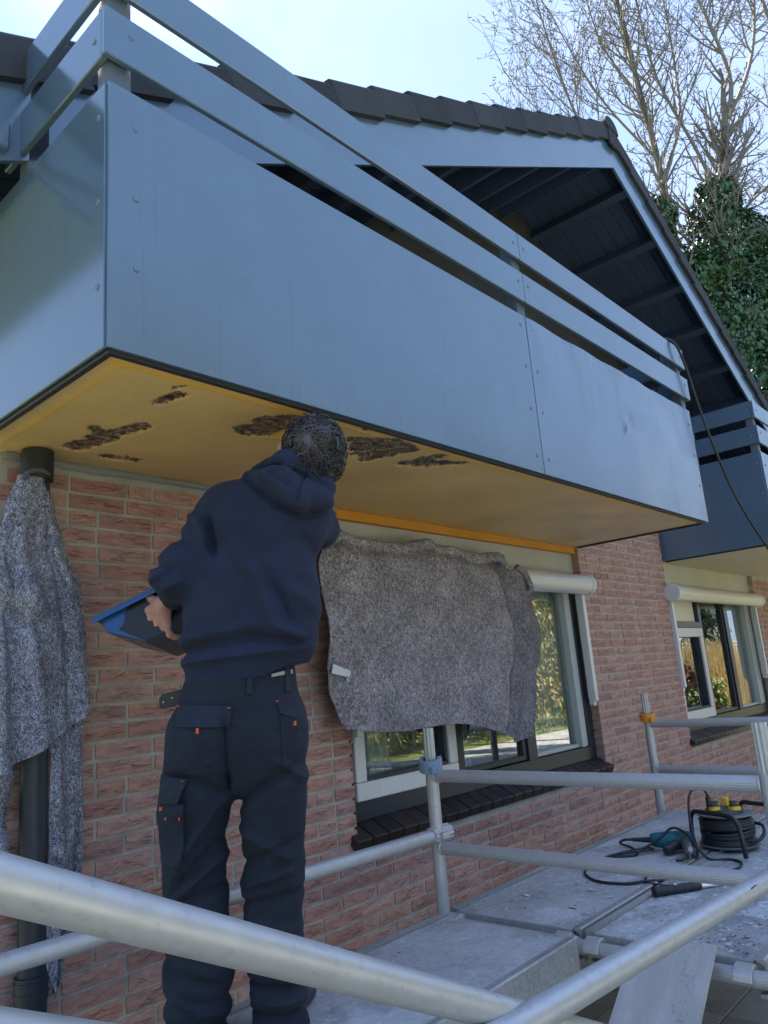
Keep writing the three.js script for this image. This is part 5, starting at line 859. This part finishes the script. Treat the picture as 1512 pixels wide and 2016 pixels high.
{
  // paint tray
  const t = thing('paint_tray', [0, 0, 0], 'blue plastic paint tray with dried black paint held in the left hand', 'paint tray'); t.position.copy(man.position); t.rotation.y = YAW;
  const U = V(0.927, 0.374, 0.05).normalize(), W0 = V(0.0, -0.20, -0.98), N = U.clone().cross(W0).normalize().negate(); if (N.y < 0) N.negate(); const W = U.clone().cross(N).normalize(); if (W.z > 0) W.negate();
  const O = V(-0.922, 0.268, -0.112), m4 = new THREE.Matrix4().makeBasis(U, N, W).setPosition(O), flipQ = m4.determinant() < 0;
  const put = (g0) => { let g = clean(g0); g.applyMatrix4(m4); if (flipQ) g = flip(g); return inMan(g); };
  const prof = [[0.006, -0.004], [0.016, -0.056], [0.120, -0.142], [0.205, -0.146], [0.300, -0.054], [0.335, -0.004]], blue = mat([0.014, 0.072, 0.225], 0.3), dark = mat([0.007, 0.009, 0.014], 0.4);
  const WD = 0.25;
  local('side_plate', put(extrude(prof, 0.003)), blue, t); local('side_plate', put(extrude(prof, 0.003).translate(0, 0, WD - 0.003)), blue, t);
  const strip = []; for (let k = 0; k + 1 < prof.length; k++) { const [a, b] = prof[k], [c, d] = prof[k + 1]; strip.push(sheet((u, v) => [lerp(a, c, u), lerp(b, d, u), 0.003 + v * (WD - 0.006)], 2, 2, 0.0025)); }
  local('bottom', put(merge(strip)), mat([0.012, 0.03, 0.06], 0.25), t);
  const rimP = (z0, z1) => box(-0.012, 0.352, -0.005, 0.004, z0, z1, 0.0015);
  local('rim', put(merge([rimP(-0.016, 0.004), rimP(WD - 0.004, WD + 0.016), box(-0.012, 0.008, -0.0049, 0.0041, 0.0045, WD - 0.0045, 0.0015), box(0.332, 0.352, -0.0049, 0.0041, 0.0045, WD - 0.0045, 0.0015), box(-0.013, 0.353, -0.016, -0.0051, -0.0175, -0.0145, 0)])), blue, t);
  const r = rng(5), ed = []; for (let k = 0; k <= 22; k++) { const q = k / 22; ed.push([lerp(0.118, 0.048, q) + (r() - 0.5) * 0.008 - 0.01 * Math.sin(q * 6), lerp(-0.006, -0.069, q)]); }
  local('dried_paint', put(extrude([...ed, [0.120, -0.1415], [0.2048, -0.1455], [0.2995, -0.0538], [0.334, -0.006]], 0.0012).translate(0, 0, -0.0013)), dark, t, 'dried black paint on the tray side');
}
// ------------------------------------------------------------------ trees behind the house
const barkMap = tex(256, 512, (u, v) => { const n = tfbm(u, v, 12, 8, 4, 5), m = tfbm(u, v, 4, 4, 14, 4), k = 0.75 + 0.7 * (n - 0.5), g = sstep(0.5, 0.7, m) * 0.5; return [lerp(0.24, 0.17, g) * k, lerp(0.195, 0.17, g) * k, lerp(0.14, 0.07, g) * k]; }, true, 1 / 0.5, 1 / 1);
const barkM = mat([0.55, 0.575, 0.60], 0.9, { map: barkMap }), twigM = mat([0.19, 0.17, 0.155], 0.85);
function limb(pts, r0, r1, seg = 7) {           // tapered tube along points
  const c = new THREE.CatmullRomCurve3(pts, false, 'centripetal'), n = Math.max(4, pts.length * 4), fr = c.computeFrenetFrames(n, false), pos = [], uv = [], idx = [];
  for (let i = 0; i <= n; i++) { const t = i / n, p = c.getPointAt(t), r = lerp(r0, r1, Math.pow(t, 0.8)); for (let k = 0; k <= seg; k++) { const a = k / seg * 6.2832, x = Math.cos(a) * r, y = Math.sin(a) * r, N = fr.normals[i], B = fr.binormals[i]; pos.push(p.x + N.x * x + B.x * y, p.y + N.y * x + B.y * y, p.z + N.z * x + B.z * y); uv.push(a * r0, t * 3); } }
  for (let i = 0; i < n; i++) for (let k = 0; k < seg; k++) { const a = i * (seg + 1) + k, b = a + seg + 1; idx.push(a, a + 1, b, b, a + 1, b + 1); }
  const g = new THREE.BufferGeometry(); g.setAttribute('position', new THREE.Float32BufferAttribute(pos, 3)); g.setAttribute('uv', new THREE.Float32BufferAttribute(uv, 2)); g.setIndex(idx); g.computeVertexNormals(); return clean(g);
}
function thin(out, a, b, ra, rb) {               // 3-sided twig piece
  const d = b.clone().sub(a), l = d.length(); d.divideScalar(l); const n = Math.abs(d.y) < 0.9 ? V(0, 1, 0) : V(1, 0, 0), u = n.clone().cross(d).normalize(), w = d.clone().cross(u), A = [], B = [];
  for (let k = 0; k < 3; k++) { const t = k * 2.0944, c = Math.cos(t), s = Math.sin(t); A.push([a.x + (u.x * c + w.x * s) * ra, a.y + (u.y * c + w.y * s) * ra, a.z + (u.z * c + w.z * s) * ra]); B.push([b.x + (u.x * c + w.x * s) * rb, b.y + (u.y * c + w.y * s) * rb, b.z + (u.z * c + w.z * s) * rb]); }
  for (let k = 0; k < 3; k++) { const q = (k + 1) % 3; out.push(...A[k], ...A[q], ...B[k], ...B[k], ...A[q], ...B[q]); }
}
function rawGeo(pos) { const g = new THREE.BufferGeometry(); g.setAttribute('position', new THREE.Float32BufferAttribute(pos, 3)); g.computeVertexNormals(); return clean(g); }
function grow(out, r, p, dir, len, rad, level, up) {
  const n = Math.max(3, Math.round(len / 0.22)); let q = p.clone(), d = dir.clone().normalize();
  for (let i = 0; i < n; i++) {
    d.add(V((r() - 0.5) * 0.34, (r() - 0.5) * 0.30 + up * 0.09, (r() - 0.5) * 0.34)).normalize();
    const e = q.clone().addScaledVector(d, len / n), ra = lerp(rad, rad * 0.35, i / n), rb = lerp(rad, rad * 0.35, (i + 1) / n);
    thin(out, q, e, Math.max(ra, 0.0050), Math.max(rb, 0.0044)); q = e;
    if (level > 0 && i > 0 && r() < 0.80) { const s = V(r() - 0.5, r() - 0.35, r() - 0.5).cross(d).normalize(); const cd = d.clone().multiplyScalar(0.75).addScaledVector(s, 0.55 + 0.4 * r()); grow(out, r, q, cd, len * (0.34 + 0.36 * r()) * (1 - 0.4 * i / n), rb * 0.72, level - 1, up); }
    else if (level === 0 && r() < 0.45) { const s = V(r() - 0.5, r() - 0.3, r() - 0.5).normalize(); thin(out, q, q.clone().addScaledVector(s, 0.05 + 0.03 * r()), 0.009, 0.012); }
  }
}
const T3 = (l) => l.map((p) => V(...p));
function branchy(limbs, seed, dens, len, up, level = 2) {      // side growth from main limbs
  const r = rng(seed), out = [];
  for (const [pts, r0, r1, from = 0.25] of limbs) {
    const c = new THREE.CatmullRomCurve3(T3(pts), false, 'centripetal'), L = c.getLength(), n = Math.round(L * dens);
    for (let i = 0; i < n; i++) { const t = lerp(from, 1, (i + r()) / n), p = c.getPointAt(Math.min(t, 1)), d = c.getTangentAt(Math.min(t, 1)), s = V(r() - 0.5, r() - 0.4, r() - 0.5).cross(d).normalize(); grow(out, r, p, d.clone().multiplyScalar(0.8).addScaledVector(s, 0.6 + 0.5 * r()).add(V(0, 0.15 * up, 0)), len * (0.45 + 0.75 * r()) * (1 - 0.35 * t), Math.max(0.010, lerp(r0, r1, t) * 0.34), level, up); }
    grow(out, r, c.getPointAt(1), c.getTangentAt(1), len * 0.8, r1 * 0.9, level, up);
  }
  return rawGeo(out);
}
// the bare tree on the left: mossy crooked trunk, branches fanning up and to the left
{
  const L = [
    [[[14.2, GY, -2.6], [14.35, 3.2, -2.3], [14.5, 5.2, -2.15], [14.62, 7.4, -1.95], [14.72, 8.9, -1.86], [14.73, 10.6, -1.88], [14.66, 11.9, -1.95], [14.56, 14.4, -2.06], [14.4, 17.5, -2.3]], 0.17, 0.045, 0.45],
    [[[14.74, 8.8, -1.86], [14.1, 10.0, -2.6], [13.7, 11.4, -3.0], [13.5, 13.4, -3.3], [13.35, 15.6, -3.5]], 0.075, 0.025],
    [[[14.1, 10.0, -2.6], [13.6, 10.8, -3.2], [13.25, 11.7, -3.6], [12.95, 12.3, -3.9]], 0.05, 0.016],
    [[[14.72, 10.4, -1.9], [14.2, 11.7, -2.5], [13.9, 12.6, -2.8], [13.6, 14.2, -3.2]], 0.055, 0.02],
    [[[14.66, 9.7, -1.86], [15.1, 11.2, -1.4], [15.2, 12.9, -1.3], [15.2, 15.5, -1.3]], 0.07, 0.025],
    [[[14.60, 8.0, -1.92], [13.95, 9.0, -2.7], [13.4, 9.9, -3.3], [13.1, 10.6, -3.7]], 0.05, 0.016],
    [[[14.66, 11.9, -1.95], [14.2, 13.2, -2.4], [14.05, 15.0, -2.6]], 0.045, 0.02],
  ];
  const t = thing('bare_tree', [14.2, GY, -2.6], 'bare leafless tree with a mossy leaning trunk behind the roof ridge', 'tree');
  part('trunk', limb(T3(L[0][0]), L[0][1] * 0.8, L[0][2] * 0.7, 10), barkM, t);
  part('branches', [...L.slice(1).map(([p, a, b]) => limb(T3(p), a * 0.6, b * 0.55, 7)), branchy(L, 5, 4.8, 2.1, 1)], twigM, t);
}
{
  const L = [
    [[[15.0, GY, -1.6], [15.1, 3.5, -1.5], [15.2, 6.5, -1.3], [15.45, 9.0, -1.05], [15.65, 10.2, -0.85], [15.75, 11.0, -0.72]], 0.21, 0.11, 0.7],
    [[[15.75, 11.0, -0.72], [15.95, 12.0, -0.46], [15.85, 13.6, -0.6], [15.6, 15.5, -0.9], [15.3, 18, -1.2]], 0.095, 0.03],
    [[[15.75, 11.0, -0.72], [16.2, 12.4, -0.1], [16.5, 14.0, 0.2], [16.7, 17, 0.4]], 0.085, 0.03],
    [[[15.5, 9.3, -1.0], [15.3, 10.6, -1.25], [14.95, 12.4, -1.65], [14.9, 14.2, -1.75], [14.85, 17, -1.8]], 0.075, 0.025],
    [[[15.3, 8.0, -1.2], [15.9, 9.2, -0.5], [16.6, 9.9, 0.4], [17.3, 10.3, 1.2]], 0.07, 0.025],
    [[[15.25, 7.0, -1.28], [15.9, 7.6, -0.5], [16.3, 8.9, 0.0], [16.9, 9.5, 0.7]], 0.055, 0.02],
  ];
  const t = thing('ivy_tree', [15, GY, -1.6], 'tall tree with its trunk wrapped in dense dark ivy and a bare crown', 'tree');
  part('trunk', limb(T3(L[0][0]), L[0][1] * 0.8, L[0][2] * 0.7, 10), barkM, t);
  part('branches', [...L.slice(1).map(([p, a, b]) => limb(T3(p), a * 0.6, b * 0.55, 7)), branchy(L, 9, 5.4, 2.1, 1)], twigM, t);
  // ivy: leaf clumps round the trunk and the lower limbs
  const blobs = [[15.45, 9.3, -1.05, 0.50], [15.40, 8.6, -1.1, 0.75], [15.75, 8.3, -0.75, 0.6], [15.3, 7.7, -1.2, 0.85], [15.75, 7.2, -0.75, 0.8], [15.35, 6.6, -1.1, 1.05], [15.85, 6.2, -0.6, 0.9], [15.1, 5.9, -1.4, 1.0], [15.5, 5.2, -1.0, 1.25], [15.9, 4.6, -0.5, 1.2], [15.0, 4.6, -1.5, 1.1], [15.4, 3.6, -1.1, 1.4], [15.0, 2.2, -1.5, 1.4], [16.0, 3.0, -0.4, 1.3], [15.8, 1.5, -0.6, 1.5], [14.55, 9.0, -2.05, 0.42], [14.5, 8.3, -2.1, 0.42], [14.6, 7.7, -1.95, 0.4], [14.75, 6.9, -1.85, 0.45], [14.45, 8.7, -2.15, 0.5], [14.5, 7.9, -2.05, 0.5], [14.9, 7.5, -1.6, 0.6], [16.2, 7.3, -0.1, 0.7], [16.4, 6.4, 0.1, 0.9], [16.5, 5.3, 0.2, 1.0], [16.5, 8.2, 0.2, 0.45]];
  const leaf = (n, seed, list, c0, size) => {
    const r = rng(seed), pos = [], col = [];
    for (let i = 0; i < n; i++) {
      const b = list[Math.floor(r() * list.length)], d = V(r() - 0.5, r() - 0.5, r() - 0.5).normalize(), q = Math.pow(r(), 0.42) * b[3] * (0.72 + 0.5 * fbm3(d.x * 2 + b[0], d.y * 2 + b[1], d.z * 2, 2)), p = V(b[0], b[1], b[2]).addScaledVector(d, q);
      if (fbm3(p.x * 2.1, p.y * 2.1, p.z * 2.1, 2) < 0.40) continue;
      const N = d.clone().add(V((r() - 0.5) * 1.6, (r() - 0.2) * 1.2, (r() - 0.5) * 1.6)).normalize(), T = V(r() - 0.5, -0.8, r() - 0.5).cross(N).normalize(), S = N.clone().cross(T), s = size * (0.6 + 0.7 * r()), P = (a, c, h) => [p.x + T.x * a + S.x * c + N.x * h, p.y + T.y * a + S.y * c + N.y * h, p.z + T.z * a + S.z * c + N.z * h];
      const A = P(0, -s, 0), B = P(s * 0.62, -s * 0.1, s * 0.12), C = P(0, s, -s * 0.1), D = P(-s * 0.62, -s * 0.1, s * 0.12); pos.push(...A, ...B, ...C, ...A, ...C, ...D);
      const k = 0.6 + 0.8 * r(), y = r() < 0.08 ? 1.8 : 1; for (let q2 = 0; q2 < 6; q2++) col.push(c0[0] * k * y, c0[1] * k, c0[2] * k);
    }
    const g = rawGeo(pos); g.setAttribute('color', new THREE.Float32BufferAttribute(col, 3)); return g;
  };

  const ivyM = mat([1, 1, 1], 0.42, { vertexColors: true });
  const iv = part('ivy', leaf(110000, 3, blobs, [0.055, 0.125, 0.052], 0.052), ivyM, t); iv.userData.kind = 'stuff';
  const bush = thing('laurel_bush', [17.6, GY, 0.6], 'bright yellow green bush showing beside the ivy tree at the edge', 'bush');
  part('trunk', limb(T3([[17.6, GY, 0.6], [17.5, 2, 0.5], [17.55, 6.5, 0.45]]), 0.1, 0.03), barkM, bush);
  const lb = part('foliage', leaf(9000, 12, [[17.75, 7.6, 0.7, 0.55], [17.8, 6.7, 0.6, 0.8], [17.9, 5.6, 0.7, 0.9], [17.8, 4.3, 0.6, 1.1], [17.7, 2.6, 0.6, 1.3], [17.7, 0.6, 0.6, 1.4]], [0.10, 0.16, 0.022], 0.075), ivyM, bush); lb.userData.kind = 'stuff';
  const t3 = thing('bare_tree', [19.5, GY, 2.2], 'farther bare tree whose branches reach in beside the ivy tree', 'tree');
  const L3 = [[[[19.5, GY, 2.2], [19.3, 6, 2.0], [19.2, 11, 1.8], [18.6, 15, 1.2], [18.2, 20, 0.8]], 0.2, 0.05, 0.4], [[[19.2, 10, 1.8], [18.4, 12.5, 0.6], [18.0, 15, 0.2], [17.8, 18, 0.0]], 0.09, 0.03], [[[19.25, 8, 1.9], [18.3, 10.2, 0.8], [17.8, 11.4, 0.2]], 0.08, 0.03]];
  part('trunk', limb(T3(L3[0][0]), 0.2, 0.05, 9), barkM, t3); part('branches', [...L3.slice(1).map(([p, a, b]) => limb(T3(p), a, b)), branchy(L3, 29, 2.0, 2.4, 1)], twigM, t3);

  // ------------------------------------------------------------------ garden behind the camera, seen mirrored in the windows, plus one unseen hedge added for shade
  const gm = mat([1, 1, 1], 0.6, { vertexColors: true, transmission: 0.3, thickness: 0 });
  const shrub = (x, z, h, w, c, n, seed, name, label) => { const s = thing(name, [x, GY, z], label, 'shrub'); part('stem', limb(T3([[x, GY, z], [x + 0.05, GY + h * 0.4, z], [x, GY + h * 0.7, z + 0.05]]), 0.04, 0.015, 5), barkM, s); const f = part('foliage', leaf(n, seed, [[x, GY + h * 0.35, z, w * 0.6], [x - w * 0.3, GY + h * 0.5, z, w * 0.5], [x + w * 0.3, GY + h * 0.6, z + 0.1, w * 0.5], [x, GY + h * 0.75, z, w * 0.45]], c, 0.06), gm, s); f.userData.kind = 'stuff'; };
  shrub(16.6, 3.5, 1.6, 1.0, [0.26, 0.10, 0.03], 2600, 41, 'garden_shrub', 'rust brown shrub mirrored in the white sash of the far window');
  shrub(15.4, 3.0, 0.9, 1.0, [0.17, 0.23, 0.03], 2200, 42, 'garden_shrub', 'low yellow green shrub in front of the rust brown one');
  shrub(19.0, 4.1, 1.1, 1.2, [0.16, 0.22, 0.03], 2400, 43, 'garden_shrub', 'low lime green shrub mirrored in the middle pane of the far window');
  shrub(8.6, 6.6, 1.2, 1.0, [0.13, 0.17, 0.04], 2200, 44, 'garden_shrub', 'olive shrub near the sandy path facing the near window');
  shrub(26.5, 6.4, 4.2, 1.6, [0.06, 0.10, 0.06], 6000, 45, 'garden_conifer', 'grey green conifer between the dry grass and the neighbouring roof');
  const hedge = thing('garden_hedge', [11, GY, 9], 'tall loose yellow green hedge closing off the garden', 'hedge'); { const bl = []; for (let k = 0; k < 104; k++) bl.push([5 + (k % 26) * 0.78, GY + 1.0 + 1.5 * Math.floor(k / 26) + 0.4 * ((k * 7) % 3) / 2, 9.0 + ((k * 5) % 3) * 0.3, 1.15]); const f = part('foliage', leaf(80000, 51, bl, [0.27, 0.245, 0.06], 0.08), gm, hedge); f.userData.kind = 'stuff'; part('stem', limb(T3([[11, GY, 9], [11, 0, 9]]), 0.05, 0.02, 5), barkM, hedge); }
  const h2 = thing('garden_hedge', [-7, GY, 4], 'unseen dark hedge added left of the scaffold to block sky light', 'hedge'); { const bl = []; for (let k = 0; k < 36; k++) bl.push([-7 + 0.3 * ((k * 5) % 3), GY + 0.9 + 1.5 * (k % 3), 0.5 + Math.floor(k / 3) * 1.05, 1.1]); const f = part('foliage', leaf(16000, 52, bl, [0.045, 0.075, 0.035], 0.12), gm, h2); f.userData.kind = 'stuff'; part('stem', limb(T3([[-7, GY, 4], [-7, 1, 4]]), 0.08, 0.03, 5), barkM, h2); }  // out of view, added to keep sky light off the balcony side panel
  const reeds = thing('dry_grass', [21, GY, 4.8], 'tall dry straw coloured grasses beside the lawn', 'grass'); { const r = rng(61), pos = []; for (let k = 0; k < 4200; k++) { const x = 17.5 + r() * 7, z = 4.2 + (r() + (0)) * 1.6 + 0, h = 0.9 + 1.3 * r(), a = V(x, GY, z), b = V(x + (r() - 0.5) * 0.5, GY + h, z + (r() - 0.5) * 0.5); thin(pos, a, b, 0.009, 0.003); } const o = part('blades', rawGeo(pos), mat([0.42, 0.31, 0.14], 0.8), reeds); o.userData.kind = 'stuff'; }
  reeds.userData.kind = 'stuff';
  const willow = thing('garden_tree', [10, GY, 16.5], 'large pale green budding tree beyond the hedge', 'tree'); { const Lw = [[[[10, GY, 16.5], [10.1, 2, 16.4], [10, 5, 16.3], [10.2, 9, 16.2]], 0.25, 0.06, 0.3], [[[10.05, 2.5, 16.4], [8.5, 5, 16], [7.5, 8, 15.8]], 0.12, 0.03], [[[10.05, 3, 16.4], [11.8, 5.5, 16], [12.8, 8.5, 15.8]], 0.12, 0.03]]; part('trunk', limb(T3(Lw[0][0]), 0.25, 0.06, 9), barkM, willow); part('branches', [...Lw.slice(1).map(([p, a, b]) => limb(T3(p), a, b)), branchy(Lw, 71, 1.4, 2.6, 0, 1)], twigM, willow); const f = part('foliage', leaf(20000, 72, [[10, 5, 16.3, 3], [8, 6, 16, 2.6], [12.4, 6.5, 16, 2.6], [10, 8, 16.2, 2.8]], [0.20, 0.22, 0.05], 0.08), gm, willow); f.userData.kind = 'stuff'; }
  // neighbour's house: grey tiled roof over dark brick
  const nb = thing('neighbour_house', [35, GY, 12], 'neighbouring house with a grey tiled roof across the garden', 'house');
  part('wall', box(29, 41, GY, -0.2, 9.5, 15, 0), mat([0.26, 0.15, 0.11], 0.9, { map: brickMap }), nb);
  const rm = mat([0.24, 0.245, 0.26], 0.6), rf = part('roof', [uvm(extrude([[-0.1, 0], [0.1, 0], [3.6, 2.6], [3.6, 2.85]], 13).rotateY(Math.PI / 2).scale(1, 1, -1).translate(28.5, -0.3, 9.1))], rm, nb);
  for (let k = 0; k < 15; k++) { const t = (k + 0.5) / 15, g = box(28.5, 41.5, -0.02, 0.05, -0.12, 0.12, 0.01); g.rotateX(-0.64); g.translate(0, -0.16 + 2.75 * t, 9.12 + 3.5 * t); part('tile_course', g, rm, rf); }
}
const renderer = new THREE.WebGLRenderer({ antialias: true });
renderer.toneMapping = THREE.LinearToneMapping;
renderer.toneMappingExposure = EXPOSURE;
renderer.shadowMap.enabled = true;
renderer.render(scene, camera);
